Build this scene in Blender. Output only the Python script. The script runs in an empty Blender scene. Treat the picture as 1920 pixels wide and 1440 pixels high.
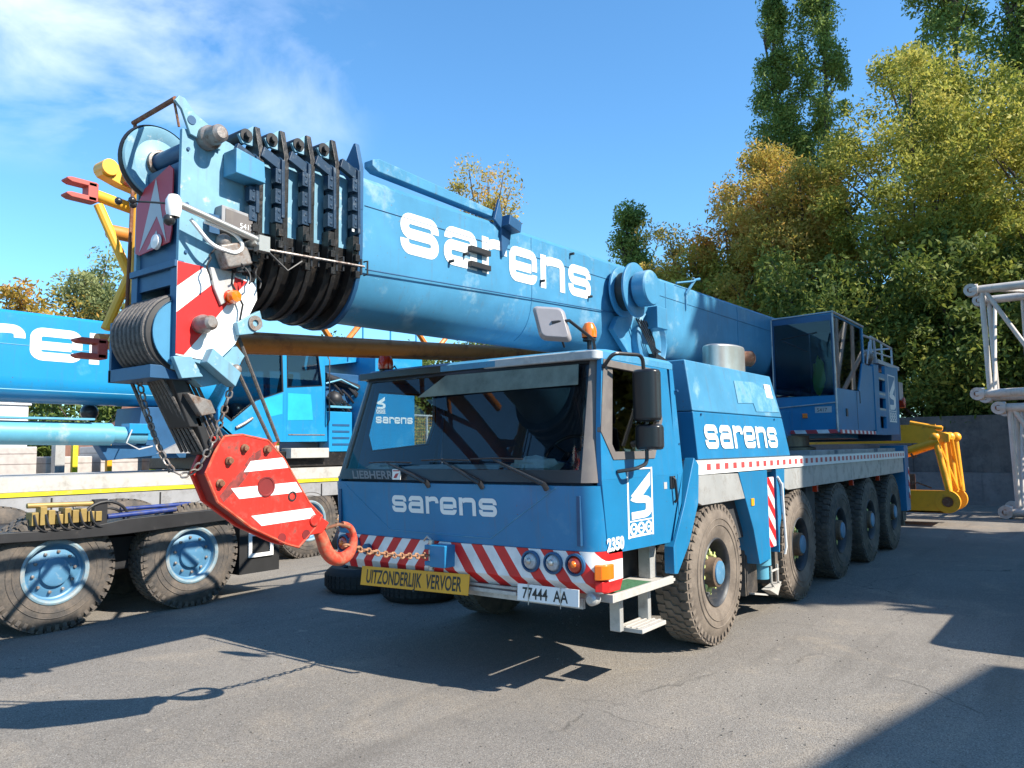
import bpy, bmesh, math, random
import numpy as np
from mathutils import Vector, Matrix
random.seed(7); rng = np.random.default_rng(7)
S = bpy.context.scene
COL = S.collection
# ------------------------------------------------------------------ camera
cam = bpy.data.objects.new('camera', bpy.data.cameras.new('camera')); COL.objects.link(cam)
cam.data.sensor_width = 36; cam.data.lens = 27.0; cam.data.clip_start = .05; cam.data.clip_end = 3000
RT = Vector((0.79831612, 0.6020974, -0.01304195))
DN = Vector((-0.06170792, 0.06023786, -0.99627483))
FW = Vector((-0.59906886, 0.79614705, 0.08524303))
M = Matrix((( RT.x, -DN.x, -FW.x, 4.454), (RT.y, -DN.y, -FW.y, -7.042), (RT.z, -DN.z, -FW.z, 1.967), (0, 0, 0, 1)))
cam.matrix_world = M
S.camera = cam
# ------------------------------------------------------------------ sun and sky
SUN = Vector((1.13, .18, 1.0)).normalized()
el = math.asin(SUN.z); az = math.atan2(SUN.x, SUN.y)
sl = bpy.data.lights.new('sun', 'SUN'); sl.energy = 5.0; sl.angle = math.radians(.53); sl.color = (1, .925, .80)
so = bpy.data.objects.new('sun', sl); COL.objects.link(so); so.location = (20, 0, 30)
so.rotation_euler = SUN.to_track_quat('Z', 'Y').to_euler()
W = bpy.data.worlds.new('World'); S.world = W; W.use_nodes = True
nt = W.node_tree; nt.nodes.clear()
def N(nt, t, **k):
    n = nt.nodes.new(t)
    for a, b in k.items(): setattr(n, a, b)
    return n
out = N(nt, 'ShaderNodeOutputWorld'); bg = N(nt, 'ShaderNodeBackground'); bg.inputs[1].default_value = .112
sky = N(nt, 'ShaderNodeTexSky', sky_type='NISHITA', sun_disc=False, sun_elevation=el, sun_rotation=az, air_density=1.15, dust_density=.25, ozone_density=1.6, altitude=0)
tc = N(nt, 'ShaderNodeTexCoord')
# thin cirrus in the upper left of the sky (directions in world space)
mp = N(nt, 'ShaderNodeMapping'); mp.inputs['Scale'].default_value = (2.2, 2.2, 4.2); mp.inputs['Rotation'].default_value = (.35, .5, .3)
nz = N(nt, 'ShaderNodeTexNoise'); nz.inputs['Scale'].default_value = 2.3; nz.inputs['Detail'].default_value = 9; nz.inputs['Roughness'].default_value = .55; nz.inputs['Distortion'].default_value = .35
rp = N(nt, 'ShaderNodeValToRGB'); rp.color_ramp.elements[0].position = .43; rp.color_ramp.elements[1].position = .84
nt.links.new(tc.outputs['Generated'], mp.inputs[0]); nt.links.new(mp.outputs[0], nz.inputs[0]); nt.links.new(nz.outputs[0], rp.inputs[0])
def dirmask(d, a0, a1):
    v = N(nt, 'ShaderNodeVectorMath', operation='DOT_PRODUCT'); v.inputs[1].default_value = Vector(d).normalized()
    nt.links.new(tc.outputs['Generated'], v.inputs[0])
    m = N(nt, 'ShaderNodeMapRange', interpolation_type='SMOOTHSTEP'); m.inputs[1].default_value = a0; m.inputs[2].default_value = a1
    nt.links.new(v.outputs['Value'], m.inputs[0]); return m
def raydir(px, py):
    return RT * ((px - 960) / 1439.8) + DN * ((py - 720) / 1439.8) + FW
m1 = dirmask(raydir(230, 60), .984, 1.0); m2 = dirmask(raydir(520, 150), .990, 1.0); m3 = dirmask(raydir(60, 30), .985, 1.0)
mx = N(nt, 'ShaderNodeMath', operation='MAXIMUM'); nt.links.new(m1.outputs[0], mx.inputs[0])
m2h = N(nt, 'ShaderNodeMath', operation='MULTIPLY'); m2h.inputs[1].default_value = .55; nt.links.new(m2.outputs[0], m2h.inputs[0])
nt.links.new(m2h.outputs[0], mx.inputs[1])
mx2 = N(nt, 'ShaderNodeMath', operation='MAXIMUM'); nt.links.new(mx.outputs[0], mx2.inputs[0]); nt.links.new(m3.outputs[0], mx2.inputs[1])
mul = N(nt, 'ShaderNodeMath', operation='MULTIPLY'); nt.links.new(mx2.outputs[0], mul.inputs[0]); nt.links.new(rp.outputs[0], mul.inputs[1])
tint = N(nt, 'ShaderNodeMix', data_type='RGBA', blend_type='MULTIPLY'); tint.inputs[0].default_value = 1
tint.inputs[7].default_value = (.56, .95, 1.20, 1)
nt.links.new(sky.outputs[0], tint.inputs[6])
mc = N(nt, 'ShaderNodeMix', data_type='RGBA'); mc.inputs[7].default_value = (6.6, 7.2, 8.4, 1)
nt.links.new(mul.outputs[0], mc.inputs[0]); nt.links.new(tint.outputs[2], mc.inputs[6])
nt.links.new(mc.outputs[2], bg.inputs[0]); nt.links.new(bg.outputs[0], out.inputs[0])
S.view_settings.view_transform = 'Standard'; S.view_settings.look = 'None'; S.view_settings.exposure = 0.98; S.view_settings.gamma = 1
S.cycles.max_bounces = 8; S.cycles.transparent_max_bounces = 16
# ------------------------------------------------------------------ materials
def sr(r, g, b):
    f = lambda c: (c / 255 / 12.92) if c <= 10 else ((c / 255 + .055) / 1.055) ** 2.4
    return (f(r), f(g), f(b), 1)
MATS = {}
def mat(name, col, rough=.5, metal=0, coat=0, var=.12, vscale=3, dirt=None, dscale=2.5, dlo=.55, dhi=.75, bump=0, bscale=60, spec=.5, emit=None, streak=None):
    m = bpy.data.materials.new(name); m.use_nodes = True; t = m.node_tree; b = t.nodes['Principled BSDF']
    b.inputs['Roughness'].default_value = rough; b.inputs['Metallic'].default_value = metal
    b.inputs['Coat Weight'].default_value = coat; b.inputs['Coat Roughness'].default_value = .12; b.inputs['Specular IOR Level'].default_value = spec
    tcn = N(t, 'ShaderNodeTexCoord'); no = N(t, 'ShaderNodeTexNoise'); no.inputs['Scale'].default_value = vscale; no.inputs['Detail'].default_value = 8; no.inputs['Roughness'].default_value = .65
    t.links.new(tcn.outputs['Object'], no.inputs[0])
    mr = N(t, 'ShaderNodeMapRange'); mr.inputs[1].default_value = .3; mr.inputs[2].default_value = .7; mr.inputs[3].default_value = 1 - var; mr.inputs[4].default_value = 1 + var
    t.links.new(no.outputs[0], mr.inputs[0])
    mu = N(t, 'ShaderNodeMix', data_type='RGBA', blend_type='MULTIPLY'); mu.inputs[0].default_value = 1; mu.inputs[6].default_value = col
    t.links.new(mr.outputs[0], mu.inputs[7]); last = mu.outputs[2]
    if streak:   # thin vertical runs of grime and fine scuffs
        smp = N(t, 'ShaderNodeMapping'); smp.inputs['Scale'].default_value = (16, 16, .9); t.links.new(tcn.outputs['Object'], smp.inputs[0])
        sn = N(t, 'ShaderNodeTexNoise'); sn.inputs['Scale'].default_value = 1; sn.inputs['Detail'].default_value = 6; sn.inputs['Roughness'].default_value = .6; t.links.new(smp.outputs[0], sn.inputs[0])
        sm = N(t, 'ShaderNodeMapRange'); sm.inputs[1].default_value = .56; sm.inputs[2].default_value = .78; sm.inputs[4].default_value = .55; t.links.new(sn.outputs[0], sm.inputs[0])
        sx_ = N(t, 'ShaderNodeMix', data_type='RGBA'); sx_.inputs[7].default_value = streak; t.links.new(sm.outputs[0], sx_.inputs[0]); t.links.new(last, sx_.inputs[6]); last = sx_.outputs[2]
        vn = N(t, 'ShaderNodeTexNoise'); vn.inputs['Scale'].default_value = 42; vn.inputs['Detail'].default_value = 3; t.links.new(tcn.outputs['Object'], vn.inputs[0])
        vm = N(t, 'ShaderNodeMapRange'); vm.inputs[1].default_value = .715; vm.inputs[2].default_value = .735; vm.inputs[4].default_value = .8; t.links.new(vn.outputs[0], vm.inputs[0])
        vx = N(t, 'ShaderNodeMix', data_type='RGBA'); vx.inputs[7].default_value = (.13, .09, .07, 1); t.links.new(vm.outputs[0], vx.inputs[0]); t.links.new(last, vx.inputs[6]); last = vx.outputs[2]
    if dirt:
        n2 = N(t, 'ShaderNodeTexNoise'); n2.inputs['Scale'].default_value = dscale; n2.inputs['Detail'].default_value = 12; n2.inputs['Roughness'].default_value = .72
        t.links.new(tcn.outputs['Object'], n2.inputs[0])
        m3_ = N(t, 'ShaderNodeMapRange'); m3_.inputs[1].default_value = dlo; m3_.inputs[2].default_value = dhi; t.links.new(n2.outputs[0], m3_.inputs[0])
        dm = N(t, 'ShaderNodeMix', data_type='RGBA'); dm.inputs[7].default_value = dirt
        t.links.new(m3_.outputs[0], dm.inputs[0]); t.links.new(last, dm.inputs[6]); last = dm.outputs[2]
        rr = N(t, 'ShaderNodeMapRange'); rr.inputs[3].default_value = rough; rr.inputs[4].default_value = min(1, rough + .35)
        t.links.new(m3_.outputs[0], rr.inputs[0]); t.links.new(rr.outputs[0], b.inputs['Roughness'])
    t.links.new(last, b.inputs['Base Color'])
    if bump:
        n3 = N(t, 'ShaderNodeTexNoise'); n3.inputs['Scale'].default_value = bscale; n3.inputs['Detail'].default_value = 5
        t.links.new(tcn.outputs['Object'], n3.inputs[0]); bp = N(t, 'ShaderNodeBump'); bp.inputs['Strength'].default_value = bump; bp.inputs['Distance'].default_value = .01
        t.links.new(n3.outputs[0], bp.inputs['Height']); t.links.new(bp.outputs[0], b.inputs['Normal'])
    if emit:
        b.inputs['Emission Color'].default_value = emit; b.inputs['Emission Strength'].default_value = 1
    MATS[name] = m; return m
mat('blue', (.013, .175, .365, 1), .36, coat=.16, var=.10, vscale=2, dirt=(.09, .24, .37, 1), dlo=.58, dhi=.9, dscale=4, bump=.10, bscale=2.2, streak=(.10, .13, .15, 1))
mat('faded_blue', (.055, .225, .385, 1), .45, coat=.08, var=.16, vscale=1.6, dirt=(.28, .42, .50, 1), dlo=.55, dhi=.80, dscale=2.6, bump=.10, bscale=2.5, streak=(.10, .14, .17, 1))
mat('head_blue', (.15, .31, .41, 1), .5, var=.18, vscale=4, streak=(.11, .13, .15, 1), dirt=(.42, .50, .54, 1), dlo=.58, dhi=.68, dscale=9, bump=.05, bscale=12)
mat('bright_blue', (.012, .225, .46, 1), .36, coat=.2, streak=(.05, .17, .27, 1), var=.08, vscale=1, dirt=(.1, .36, .55, 1), dlo=.55, dhi=.85, dscale=1.2)
mat('pale_blue', (.10, .32, .44, 1), .4, var=.12, dirt=(.4, .5, .52, 1), dlo=.55, dhi=.75)
mat('sticker_pale', (.17, .36, .50, 1), .5, var=.3, vscale=6, dirt=(.06, .23, .385, 1), dlo=.42, dhi=.56, dscale=6)
mat('teal_patch', (.02, .36, .50, 1), .4)
mat('navy', (.016, .075, .17, 1), .45, var=.2)
mat('pad_blue', (.012, .035, .07, 1), .4, var=.3, dirt=(.1, .13, .16, 1), dlo=.55, dhi=.7, dscale=20)
mat('black', (.018, .018, .02, 1), .5, var=.3, dirt=(.10, .085, .07, 1), dlo=.6, dhi=.85, dscale=6)
mat('soft_black', (.02, .021, .024, 1), .32, var=.15, bump=.1, bscale=25)
mat('grease', (.012, .011, .011, 1), .38, var=.4, dirt=(.07, .05, .035, 1), dlo=.55, dhi=.75, dscale=12, bump=.4, bscale=30)
mat('frame_dark', (.03, .032, .036, 1), .7, var=.3, dirt=(.12, .10, .08, 1), dlo=.5, dhi=.8)
mat('trim_grey', (.13, .115, .11, 1), .7, var=.12, dirt=(.2, .18, .16, 1), dlo=.5, dhi=.8, dscale=8)
mat('aluminium', (.44, .44, .43, 1), .45, metal=.35, var=.12, dirt=(.22, .2, .18, 1), dlo=.5, dhi=.75, dscale=5)
mat('steel', (.50, .49, .46, 1), .36, metal=.75, var=.15, dirt=(.2, .16, .13, 1), dlo=.6, dhi=.8, dscale=9)
mat('old_steel', (.26, .24, .23, 1), .5, metal=.5, var=.3, dirt=(.14, .08, .05, 1), dlo=.48, dhi=.65, dscale=14, bump=.2)
mat('rust', (.16, .06, .03, 1), .8, var=.35, vscale=12, dirt=(.3, .2, .13, 1), dlo=.5, dhi=.7, dscale=20, bump=.3)
mat('rust_chain', (.34, .17, .09, 1), .75, var=.35, vscale=20, dirt=(.12, .06, .04, 1), dlo=.5, dhi=.65, dscale=25, bump=.3)
mat('rope', (.10, .09, .085, 1), .6, metal=.2, var=.5, vscale=40, bump=.5, bscale=140)
mat('red', (.56, .024, .014, 1), .45, var=.14, dirt=(.17, .055, .04, 1), dlo=.53, dhi=.66, dscale=10, streak=(.20, .05, .04, 1))
mat('grease_red', (.20, .035, .03, 1), .6, var=.5, vscale=25, dirt=(.5, .03, .02, 1), dlo=.5, dhi=.6, dscale=22)
mat('hook_red', (.52, .045, .018, 1), .65, var=.25, vscale=9, dirt=(.36, .14, .08, 1), dlo=.45, dhi=.62, dscale=13, bump=.2, bscale=25)
mat('dark_red', (.17, .012, .012, 1), .6, var=.3)
mat('fork_pink', (.40, .075, .06, 1), .55, var=.15)
mat('sign_red', (.42, .035, .05, 1), .4, var=.08)
mat('stripe_red', (.62, .012, .012, 1), .45, var=.06)
mat('white', (.78, .78, .77, 1), .45, var=.05, dirt=(.5, .48, .45, 1), dlo=.6, dhi=.85, dscale=6)
mat('sign_grey', (.42, .42, .43, 1), .4, var=.08)
mat('mast_white', (.50, .46, .43, 1), .6, var=.15, streak=(.25, .14, .08, 1), dirt=(.36, .26, .2, 1), dlo=.58, dhi=.78, dscale=4)
mat('yellow', (.78, .42, .04, 1), .4, var=.12, dirt=(.35, .13, .04, 1), dlo=.56, dhi=.7, dscale=6)
mat('orange_yellow', (.84, .36, .015, 1), .42, var=.12, dirt=(.32, .12, .03, 1), dlo=.56, dhi=.75, dscale=4)
mat('jib_brown', (.55, .20, .03, 1), .5, var=.2, dirt=(.28, .1, .03, 1), dlo=.5, dhi=.65, dscale=3)
mat('plate_yellow', (.70, .33, .012, 1), .45, var=.08, dirt=(.4, .22, .05, 1), dlo=.58, dhi=.8, dscale=7)
mat('line_yellow', (.62, .52, .02, 1), .5, var=.15, dirt=(.3, .27, .15, 1), dlo=.55, dhi=.75, dscale=9)
mat('lime', (.55, .62, .22, 1), .5)
mat('rubber', (.062, .056, .052, 1), .85, var=.22, vscale=6, dirt=(.155, .125, .10, 1), dlo=.42, dhi=.66, dscale=5, bump=.25, bscale=45)
mat('rubber_dusty_lit', (.13, .105, .085, 1), .9, var=.25, vscale=5, dirt=(.22, .18, .145, 1), dlo=.42, dhi=.66, dscale=4, bump=.25, bscale=45)
mat('rubber_black', (.012, .012, .013, 1), .75, var=.3)
mat('rim_dark', (.022, .026, .034, 1), .5, var=.3, dirt=(.09, .075, .06, 1), dlo=.52, dhi=.75, dscale=12)
mat('rim_blue', (.075, .20, .33, 1), .45, var=.15, dirt=(.25, .32, .36, 1), dlo=.56, dhi=.72, dscale=14)
mat('grit_stone', (.14, .125, .11, 1), .9, var=.4, vscale=20)
mat('rim_ring', (.17, .27, .33, 1), .5, var=.2, dirt=(.3, .3, .29, 1), dlo=.45, dhi=.65, dscale=9)
mat('hub_brown', (.13, .085, .055, 1), .75, var=.35, vscale=20)
mat('amber', (.80, .17, .01, 1), .2, coat=.6)
mat('amber_red', (.45, .035, .01, 1), .2, coat=.6)
mat('lens', (.35, .37, .4, 1), .12, coat=1, var=.3, vscale=30)
mat('worn_grey', (.34, .37, .40, 1), .5, var=.2, dirt=(.5, .5, .5, 1), dlo=.5, dhi=.7, dscale=9)
mat('mirror_back', (.30, .28, .29, 1), .35, coat=.2)
mat('concrete', (.12, .115, .115, 1), .9, var=.3, vscale=1.5, streak=(.05, .05, .052, 1), dirt=(.07, .07, .075, 1), dlo=.45, dhi=.6, dscale=1.3, bump=.3, bscale=15)
mat('concrete_light', (.17, .165, .17, 1), .9, var=.25, vscale=1.5, streak=(.07, .07, .072, 1), dirt=(.10, .10, .11, 1), dlo=.5, dhi=.7, dscale=2.4, bump=.3, bscale=15)
mat('deck_white', (.44, .42, .39, 1), .6, var=.06, dirt=(.26, .24, .21, 1), dlo=.48, dhi=.75, dscale=6)
mat('deck_grey', (.27, .27, .28, 1), .65, var=.15, dirt=(.15, .14, .13, 1), dlo=.5, dhi=.75, dscale=5)
mat('block_white', (.5, .46, .44, 1), .8, var=.12)
mat('brick_brown', (.2, .1, .07, 1), .9, var=.3, vscale=6)
mat('interior', (.035, .05, .085, 1), .8, var=.3)
mat('seat_cloth', (.05, .09, .2, 1), .9, var=.3)
mat('vest_green', (.55, .85, .12, 1), .8)
mat('blind', (.13, .165, .15, 1), .7, var=.35, vscale=5)
mat('paper', (.5, .52, .45, 1), .8, var=.25, vscale=12)
mat('grate_green', (.045, .14, .07, 1), .8, var=.3, vscale=30, bump=.6, bscale=120)
mat('bark', (.09, .07, .055, 1), .95, var=.3, vscale=5, bump=.6, bscale=12)
mat('text_black', (.02, .02, .02, 1), .5)
mat('text_grey', (.16, .19, .23, 1), .5)
mat('hydraulic_blue', (.015, .035, .17, 1), .4, var=.4, vscale=8, dirt=(.06, .055, .05, 1), dlo=.5, dhi=.65, dscale=9)
mat('brass', (.30, .21, .07, 1), .5, metal=.3, var=.3)
mat('van_paint', (.35, .36, .37, 1), .35, coat=.5)
def glass(name, tintc, refl=1.0, rough=.02):
    m = bpy.data.materials.new(name); m.use_nodes = True; t = m.node_tree; t.nodes.clear()
    o = N(t, 'ShaderNodeOutputMaterial'); tr = N(t, 'ShaderNodeBsdfTransparent'); tr.inputs[0].default_value = tintc
    gl = N(t, 'ShaderNodeBsdfGlossy'); gl.inputs['Roughness'].default_value = rough; gl.inputs[0].default_value = (refl, refl, refl, 1)
    fr = N(t, 'ShaderNodeFresnel'); ge = N(t, 'ShaderNodeNewGeometry'); io = N(t, 'ShaderNodeMapRange'); io.inputs[3].default_value = 1.5; io.inputs[4].default_value = 1 / 1.5; t.links.new(ge.outputs['Backfacing'], io.inputs[0]); t.links.new(io.outputs[0], fr.inputs[0]); mi = N(t, 'ShaderNodeMixShader')
    t.links.new(fr.outputs[0], mi.inputs[0]); t.links.new(tr.outputs[0], mi.inputs[1]); t.links.new(gl.outputs[0], mi.inputs[2]); t.links.new(mi.outputs[0], o.inputs[0])
    MATS[name] = m
glass('glass', (.50, .58, .62, 1)); glass('glass_dark', (.30, .33, .38, 1)); glass('glass_black', (.13, .14, .16, 1)); glass('glass_clear', (.82, .88, .9, 1))
# hazard stripes measured on the part itself: u = z*kz + |h - h0|*kh
def stripes(name, axis, h0, kh, kz, period, cA, cB, duty=.5, absol=True, lo=None):
    m = bpy.data.materials.new(name); m.use_nodes = True; t = m.node_tree; b = t.nodes['Principled BSDF']; b.inputs['Roughness'].default_value = .42
    g = N(t, 'ShaderNodeTexCoord'); s = N(t, 'ShaderNodeSeparateXYZ'); t.links.new(g.outputs['Object'], s.inputs[0])
    def mm(op, a, bb):
        n = N(t, 'ShaderNodeMath', operation=op)
        for i, q in enumerate((a, bb)):
            if q is None: continue
            if isinstance(q, (int, float)): n.inputs[i].default_value = q
            else: t.links.new(q, n.inputs[i])
        return n.outputs[0]
    h = mm('SUBTRACT', s.outputs[axis], h0)
    if absol: h = mm('ABSOLUTE', h, None)
    u = mm('ADD', mm('MULTIPLY', h, kh), mm('MULTIPLY', s.outputs['Z'], kz))
    f = mm('FRACT', mm('DIVIDE', u, period), None)
    k = mm('LESS_THAN', f, duty)
    no = N(t, 'ShaderNodeTexNoise'); no.inputs['Scale'].default_value = 9; no.inputs['Detail'].default_value = 10; t.links.new(g.outputs['Object'], no.inputs[0])
    mr = N(t, 'ShaderNodeMapRange'); mr.inputs[1].default_value = .3; mr.inputs[2].default_value = .75; mr.inputs[3].default_value = 1.08; mr.inputs[4].default_value = .78; t.links.new(no.outputs[0], mr.inputs[0])
    x = N(t, 'ShaderNodeMix', data_type='RGBA'); x.inputs[6].default_value = cA; x.inputs[7].default_value = cB; t.links.new(k, x.inputs[0])
    y = N(t, 'ShaderNodeMix', data_type='RGBA', blend_type='MULTIPLY'); y.inputs[0].default_value = 1; t.links.new(x.outputs[2], y.inputs[6]); t.links.new(mr.outputs[0], y.inputs[7])
    t.links.new(y.outputs[2], b.inputs['Base Color']); MATS[name] = m
RED = (.60, .014, .014, 1); WHT = (.74, .74, .74, 1)
stripes('bumper_stripes', 'X', -.16, 1.0, .75, .235, WHT, RED)
stripes('dash_tape', 'Y', 0, 1, 0, .235, WHT, (.5, .07, .07, 1), absol=False, duty=.45)
stripes('column_stripes', 'Y', 0, 1, 1.2, .30, WHT, RED, absol=False)
stripes('cab_tape', 'X', 0, 1, .5, .36, WHT, (.5, .05, .06, 1), absol=False)
stripes('cab_tape_side', 'Y', 0, 1, .5, .30, WHT, (.5, .05, .06, 1), absol=False)
stripes('block_rows', 'Z', 0, 0, 1, .2, (.46, .42, .40, 1), (.22, .19, .18, 1), absol=False, duty=.10)
# ------------------------------------------------------------------ mesh helper
class MB:
    def __init__(s): s.v = []; s.f = []; s.m = []; s.cm = 0
    def add(s, vs, fs, m=None):
        o = len(s.v); s.v += [tuple(p) for p in vs]; s.f += [tuple(i + o for i in f) for f in fs]; s.m += [s.cm if m is None else m] * len(fs); return s
    def box(s, x0, x1, y0, y1, z0, z1, m=None):
        vs = [(x, y, z) for x in (x0, x1) for y in (y0, y1) for z in (z0, z1)]
        return s.add(vs, [(0, 1, 3, 2), (4, 6, 7, 5), (0, 4, 5, 1), (2, 3, 7, 6), (0, 2, 6, 4), (1, 5, 7, 3)], m)
    def obox(s, c, ax, ay, az, m=None):   # oriented box: centre and three half-vectors
        c, ax, ay, az = map(Vector, (c, ax, ay, az))
        vs = [c + ax * i + ay * j + az * k for i in (-1, 1) for j in (-1, 1) for k in (-1, 1)]
        return s.add(vs, [(0, 1, 3, 2), (4, 6, 7, 5), (0, 4, 5, 1), (2, 3, 7, 6), (0, 2, 6, 4), (1, 5, 7, 3)], m)
    def loft(s, A, B, m=None, caps=True, closed=True):
        n = len(A); fs = [(i, (i + 1) % n, n + (i + 1) % n, n + i) for i in range(n if closed else n - 1)]
        if caps: fs += [tuple(range(n - 1, -1, -1)), tuple(range(n, 2 * n))]
        return s.add(list(A) + list(B), fs, m)
    def px(s, yz, x0, x1, m=None): return s.loft([(x0, y, z) for y, z in yz], [(x1, y, z) for y, z in yz], m)
    def py(s, xz, y0, y1, m=None): return s.loft([(x, y0, z) for x, z in xz], [(x, y1, z) for x, z in xz], m)
    def pz(s, xy, z0, z1, m=None): return s.loft([(x, y, z0) for x, y in xy], [(x, y, z1) for x, y in xy], m)
    def ring(s, out, inn, fa, th, m=None):   # out / inn: 2D lists of the same length, fa(p, t): 3D point
        n = len(out); vs = [fa(p, 0) for p in out] + [fa(p, 0) for p in inn] + [fa(p, th) for p in out] + [fa(p, th) for p in inn]
        fs = []
        for i in range(n):
            j = (i + 1) % n
            fs += [(i, j, n + j, n + i), (2 * n + i, 3 * n + i, 3 * n + j, 2 * n + j), (i, 2 * n + i, 2 * n + j, j), (n + i, n + j, 3 * n + j, 3 * n + i)]
        return s.add(vs, fs, m)
    def path(s, pts, r, n=10, m=None, closed=False, caps=True):
        P = [Vector(p) for p in pts]; K = len(P); R = r if isinstance(r, (list, tuple)) else [r] * K
        T = []
        for i in range(K):
            a = P[(i - 1) % K] if (closed or i > 0) else P[i]; b = P[(i + 1) % K] if (closed or i < K - 1) else P[i]
            T.append((b - a).normalized())
        u = T[0].orthogonal().normalized(); vs = []
        for i in range(K):
            u = (u - T[i] * u.dot(T[i])).normalized(); w = T[i].cross(u)
            vs += [P[i] + (u * math.cos(2 * math.pi * k / n) + w * math.sin(2 * math.pi * k / n)) * R[i] for k in range(n)]
        fs = []
        for i in range(K if closed else K - 1):
            j = (i + 1) % K
            for k in range(n): fs.append((i * n + k, i * n + (k + 1) % n, j * n + (k + 1) % n, j * n + k))
        if caps and not closed: fs += [tuple(range(n - 1, -1, -1)), tuple((K - 1) * n + k for k in range(n))]
        return s.add(vs, fs, m)
    def tube(s, a, b, r, n=12, r2=None, m=None): return s.path([a, b], [r, r if r2 is None else r2], n, m)
    def lathe(s, c, ax, prof, n=32, m=None, closed=False):   # prof: (radius, offset along ax)
        c = Vector(c); ax = Vector(ax).normalized(); u = ax.orthogonal().normalized(); w = ax.cross(u); vs = []
        for r, t in prof: vs += [c + ax * t + (u * math.cos(2 * math.pi * k / n) + w * math.sin(2 * math.pi * k / n)) * max(r, 1e-4) for k in range(n)]
        fs = []; L = len(prof)
        for i in range(L if closed else L - 1):
            j = (i + 1) % L
            for k in range(n): fs.append((i * n + k, i * n + (k + 1) % n, j * n + (k + 1) % n, j * n + k))
        return s.add(vs, fs, m)
    def sphere(s, c, r, n=16, sz=1, m=None):
        prof = [(r * math.cos(a), r * sz * math.sin(a)) for a in [math.pi * (i / 10 - .5) for i in range(11)]]
        return s.lathe(c, (0, 0, 1), prof, n, m)
    def build(s, name, mats, parent=None, bevel=0, smooth=35, label=None):
        me = bpy.data.meshes.new(name); me.from_pydata([tuple(map(float, p)) for p in s.v], [], s.f)
        if isinstance(mats, str): mats = [mats]
        for k in mats: me.materials.append(MATS[k])
        me.polygons.foreach_set('material_index', s.m)
        bm = bmesh.new(); bm.from_mesh(me); bmesh.ops.recalc_face_normals(bm, faces=bm.faces); bm.to_mesh(me); bm.free()
        if smooth:
            me.polygons.foreach_set('use_smooth', [True] * len(me.polygons)); me.set_sharp_from_angle(angle=math.radians(smooth))
        me.update()
        o = bpy.data.objects.new(name, me); COL.objects.link(o)
        if parent is not None:
            o.parent = parent; o.matrix_parent_inverse = wm(parent).inverted()
        if bevel:
            b = o.modifiers.new('bevel', 'BEVEL'); b.width = bevel; b.segments = 2; b.limit_method = 'ANGLE'; b.angle_limit = math.radians(40); b.harden_normals = True
        if label: o['label'] = label
        return o
def wm(o):
    return (wm(o.parent) @ o.matrix_parent_inverse @ o.matrix_basis) if o.parent else o.matrix_basis.copy()
def thing(name, label, cat, loc=(0, 0, 0), group=None):
    e = bpy.data.objects.new(name, None); COL.objects.link(e); e.location = loc; e.empty_display_size = .3
    e['label'] = label; e['category'] = cat
    if group: e['group'] = group
    return e
def tag(o, label, cat, group=None):
    o['label'] = label; o['category'] = cat
    if group: o['group'] = group
    return o
def struct(o, kind='structure'): o['kind'] = kind; return o
def sub(name, parent, loc=(0, 0, 0)):
    e = bpy.data.objects.new(name, None); COL.objects.link(e); e.location = loc; e.parent = parent; e.matrix_parent_inverse = wm(parent).inverted(); e.empty_display_size = .2; return e
def copy_tree(o, parent=None):
    c = o.copy(); COL.objects.link(c)
    mi = o.matrix_parent_inverse.copy()
    if parent is not None: c.parent = parent; c.matrix_parent_inverse = mi
    for ch in list(o.children): copy_tree(ch, c)
    return c
# ------------------------------------------------------------------ lettering
def rnd(pts, r, seg=4):
    out = [Vector(pts[0])]
    for i in range(1, len(pts) - 1):
        a, b, c = Vector(pts[i - 1]), Vector(pts[i]), Vector(pts[i + 1])
        d1 = (a - b); d2 = (c - b); q = min(r, d1.length * (.95 if i == 1 else .5), d2.length * (.95 if i == len(pts) - 2 else .5))
        p0 = b + d1.normalized() * q; p1 = b + d2.normalized() * q
        for k in range(seg + 1):
            t = k / seg; n1, n2 = d1.normalized(), d2.normalized()
            if abs(n1.dot(n2)) < .1: th = t * math.pi / 2; out.append(b + n1 * q * (1 - math.sin(th)) + n2 * q * (1 - math.cos(th)))
            else: out.append(p0 * (1 - t) ** 2 + b * 2 * t * (1 - t) + p1 * t * t)
    out.append(Vector(pts[-1])); return out
GL = {   # stroke centre lines of the wide rounded letters, x height 1
 's': [[(1.12, .64), (1.12, .87), (.14, .87), (.14, .50), (1.12, .50), (1.12, .13), (.14, .13), (.14, .36)]],
 'a': [[(.16, .68), (.16, .87), (1.10, .87), (1.10, 0)], [(.98, .53), (.14, .53), (.14, .13), (.98, .13)]],
 'r': [[(.14, 0), (.14, 1.0)], [(.26, .78), (.42, .87), (.90, .87), (.90, .62)]],
 'e': [[(.26, .46), (.98, .46)], [(1.12, .40), (1.12, .87), (.13, .87), (.13, .13), (1.12, .13), (1.12, .30)]],
 'n': [[(.14, 0), (.14, 1.0)], [(.27, .80), (.42, .87), (1.10, .87), (1.10, 0)]]}
def strip(mb, pts, w, fn, lift, th=.0):
    P = [Vector(p) for p in pts]; L = []; R_ = []
    for i, p in enumerate(P):
        a = (P[i] - P[i - 1]).normalized() if i > 0 else (P[1] - P[0]).normalized()
        b = (P[i + 1] - P[i]).normalized() if i < len(P) - 1 else a
        t = (a + b).normalized(); n = Vector((-t.y, t.x)); k = 1 / max(.5, n.dot(Vector((-a.y, a.x))))
        L.append(p + n * w / 2 * k); R_.append(p - n * w / 2 * k)
    n = len(P); vs = [fn(q.x, q.y, lift) for q in L] + [fn(q.x, q.y, lift) for q in R_]
    mb.add(vs, [(i, i + 1, n + i + 1, n + i) for i in range(n - 1)])
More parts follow.
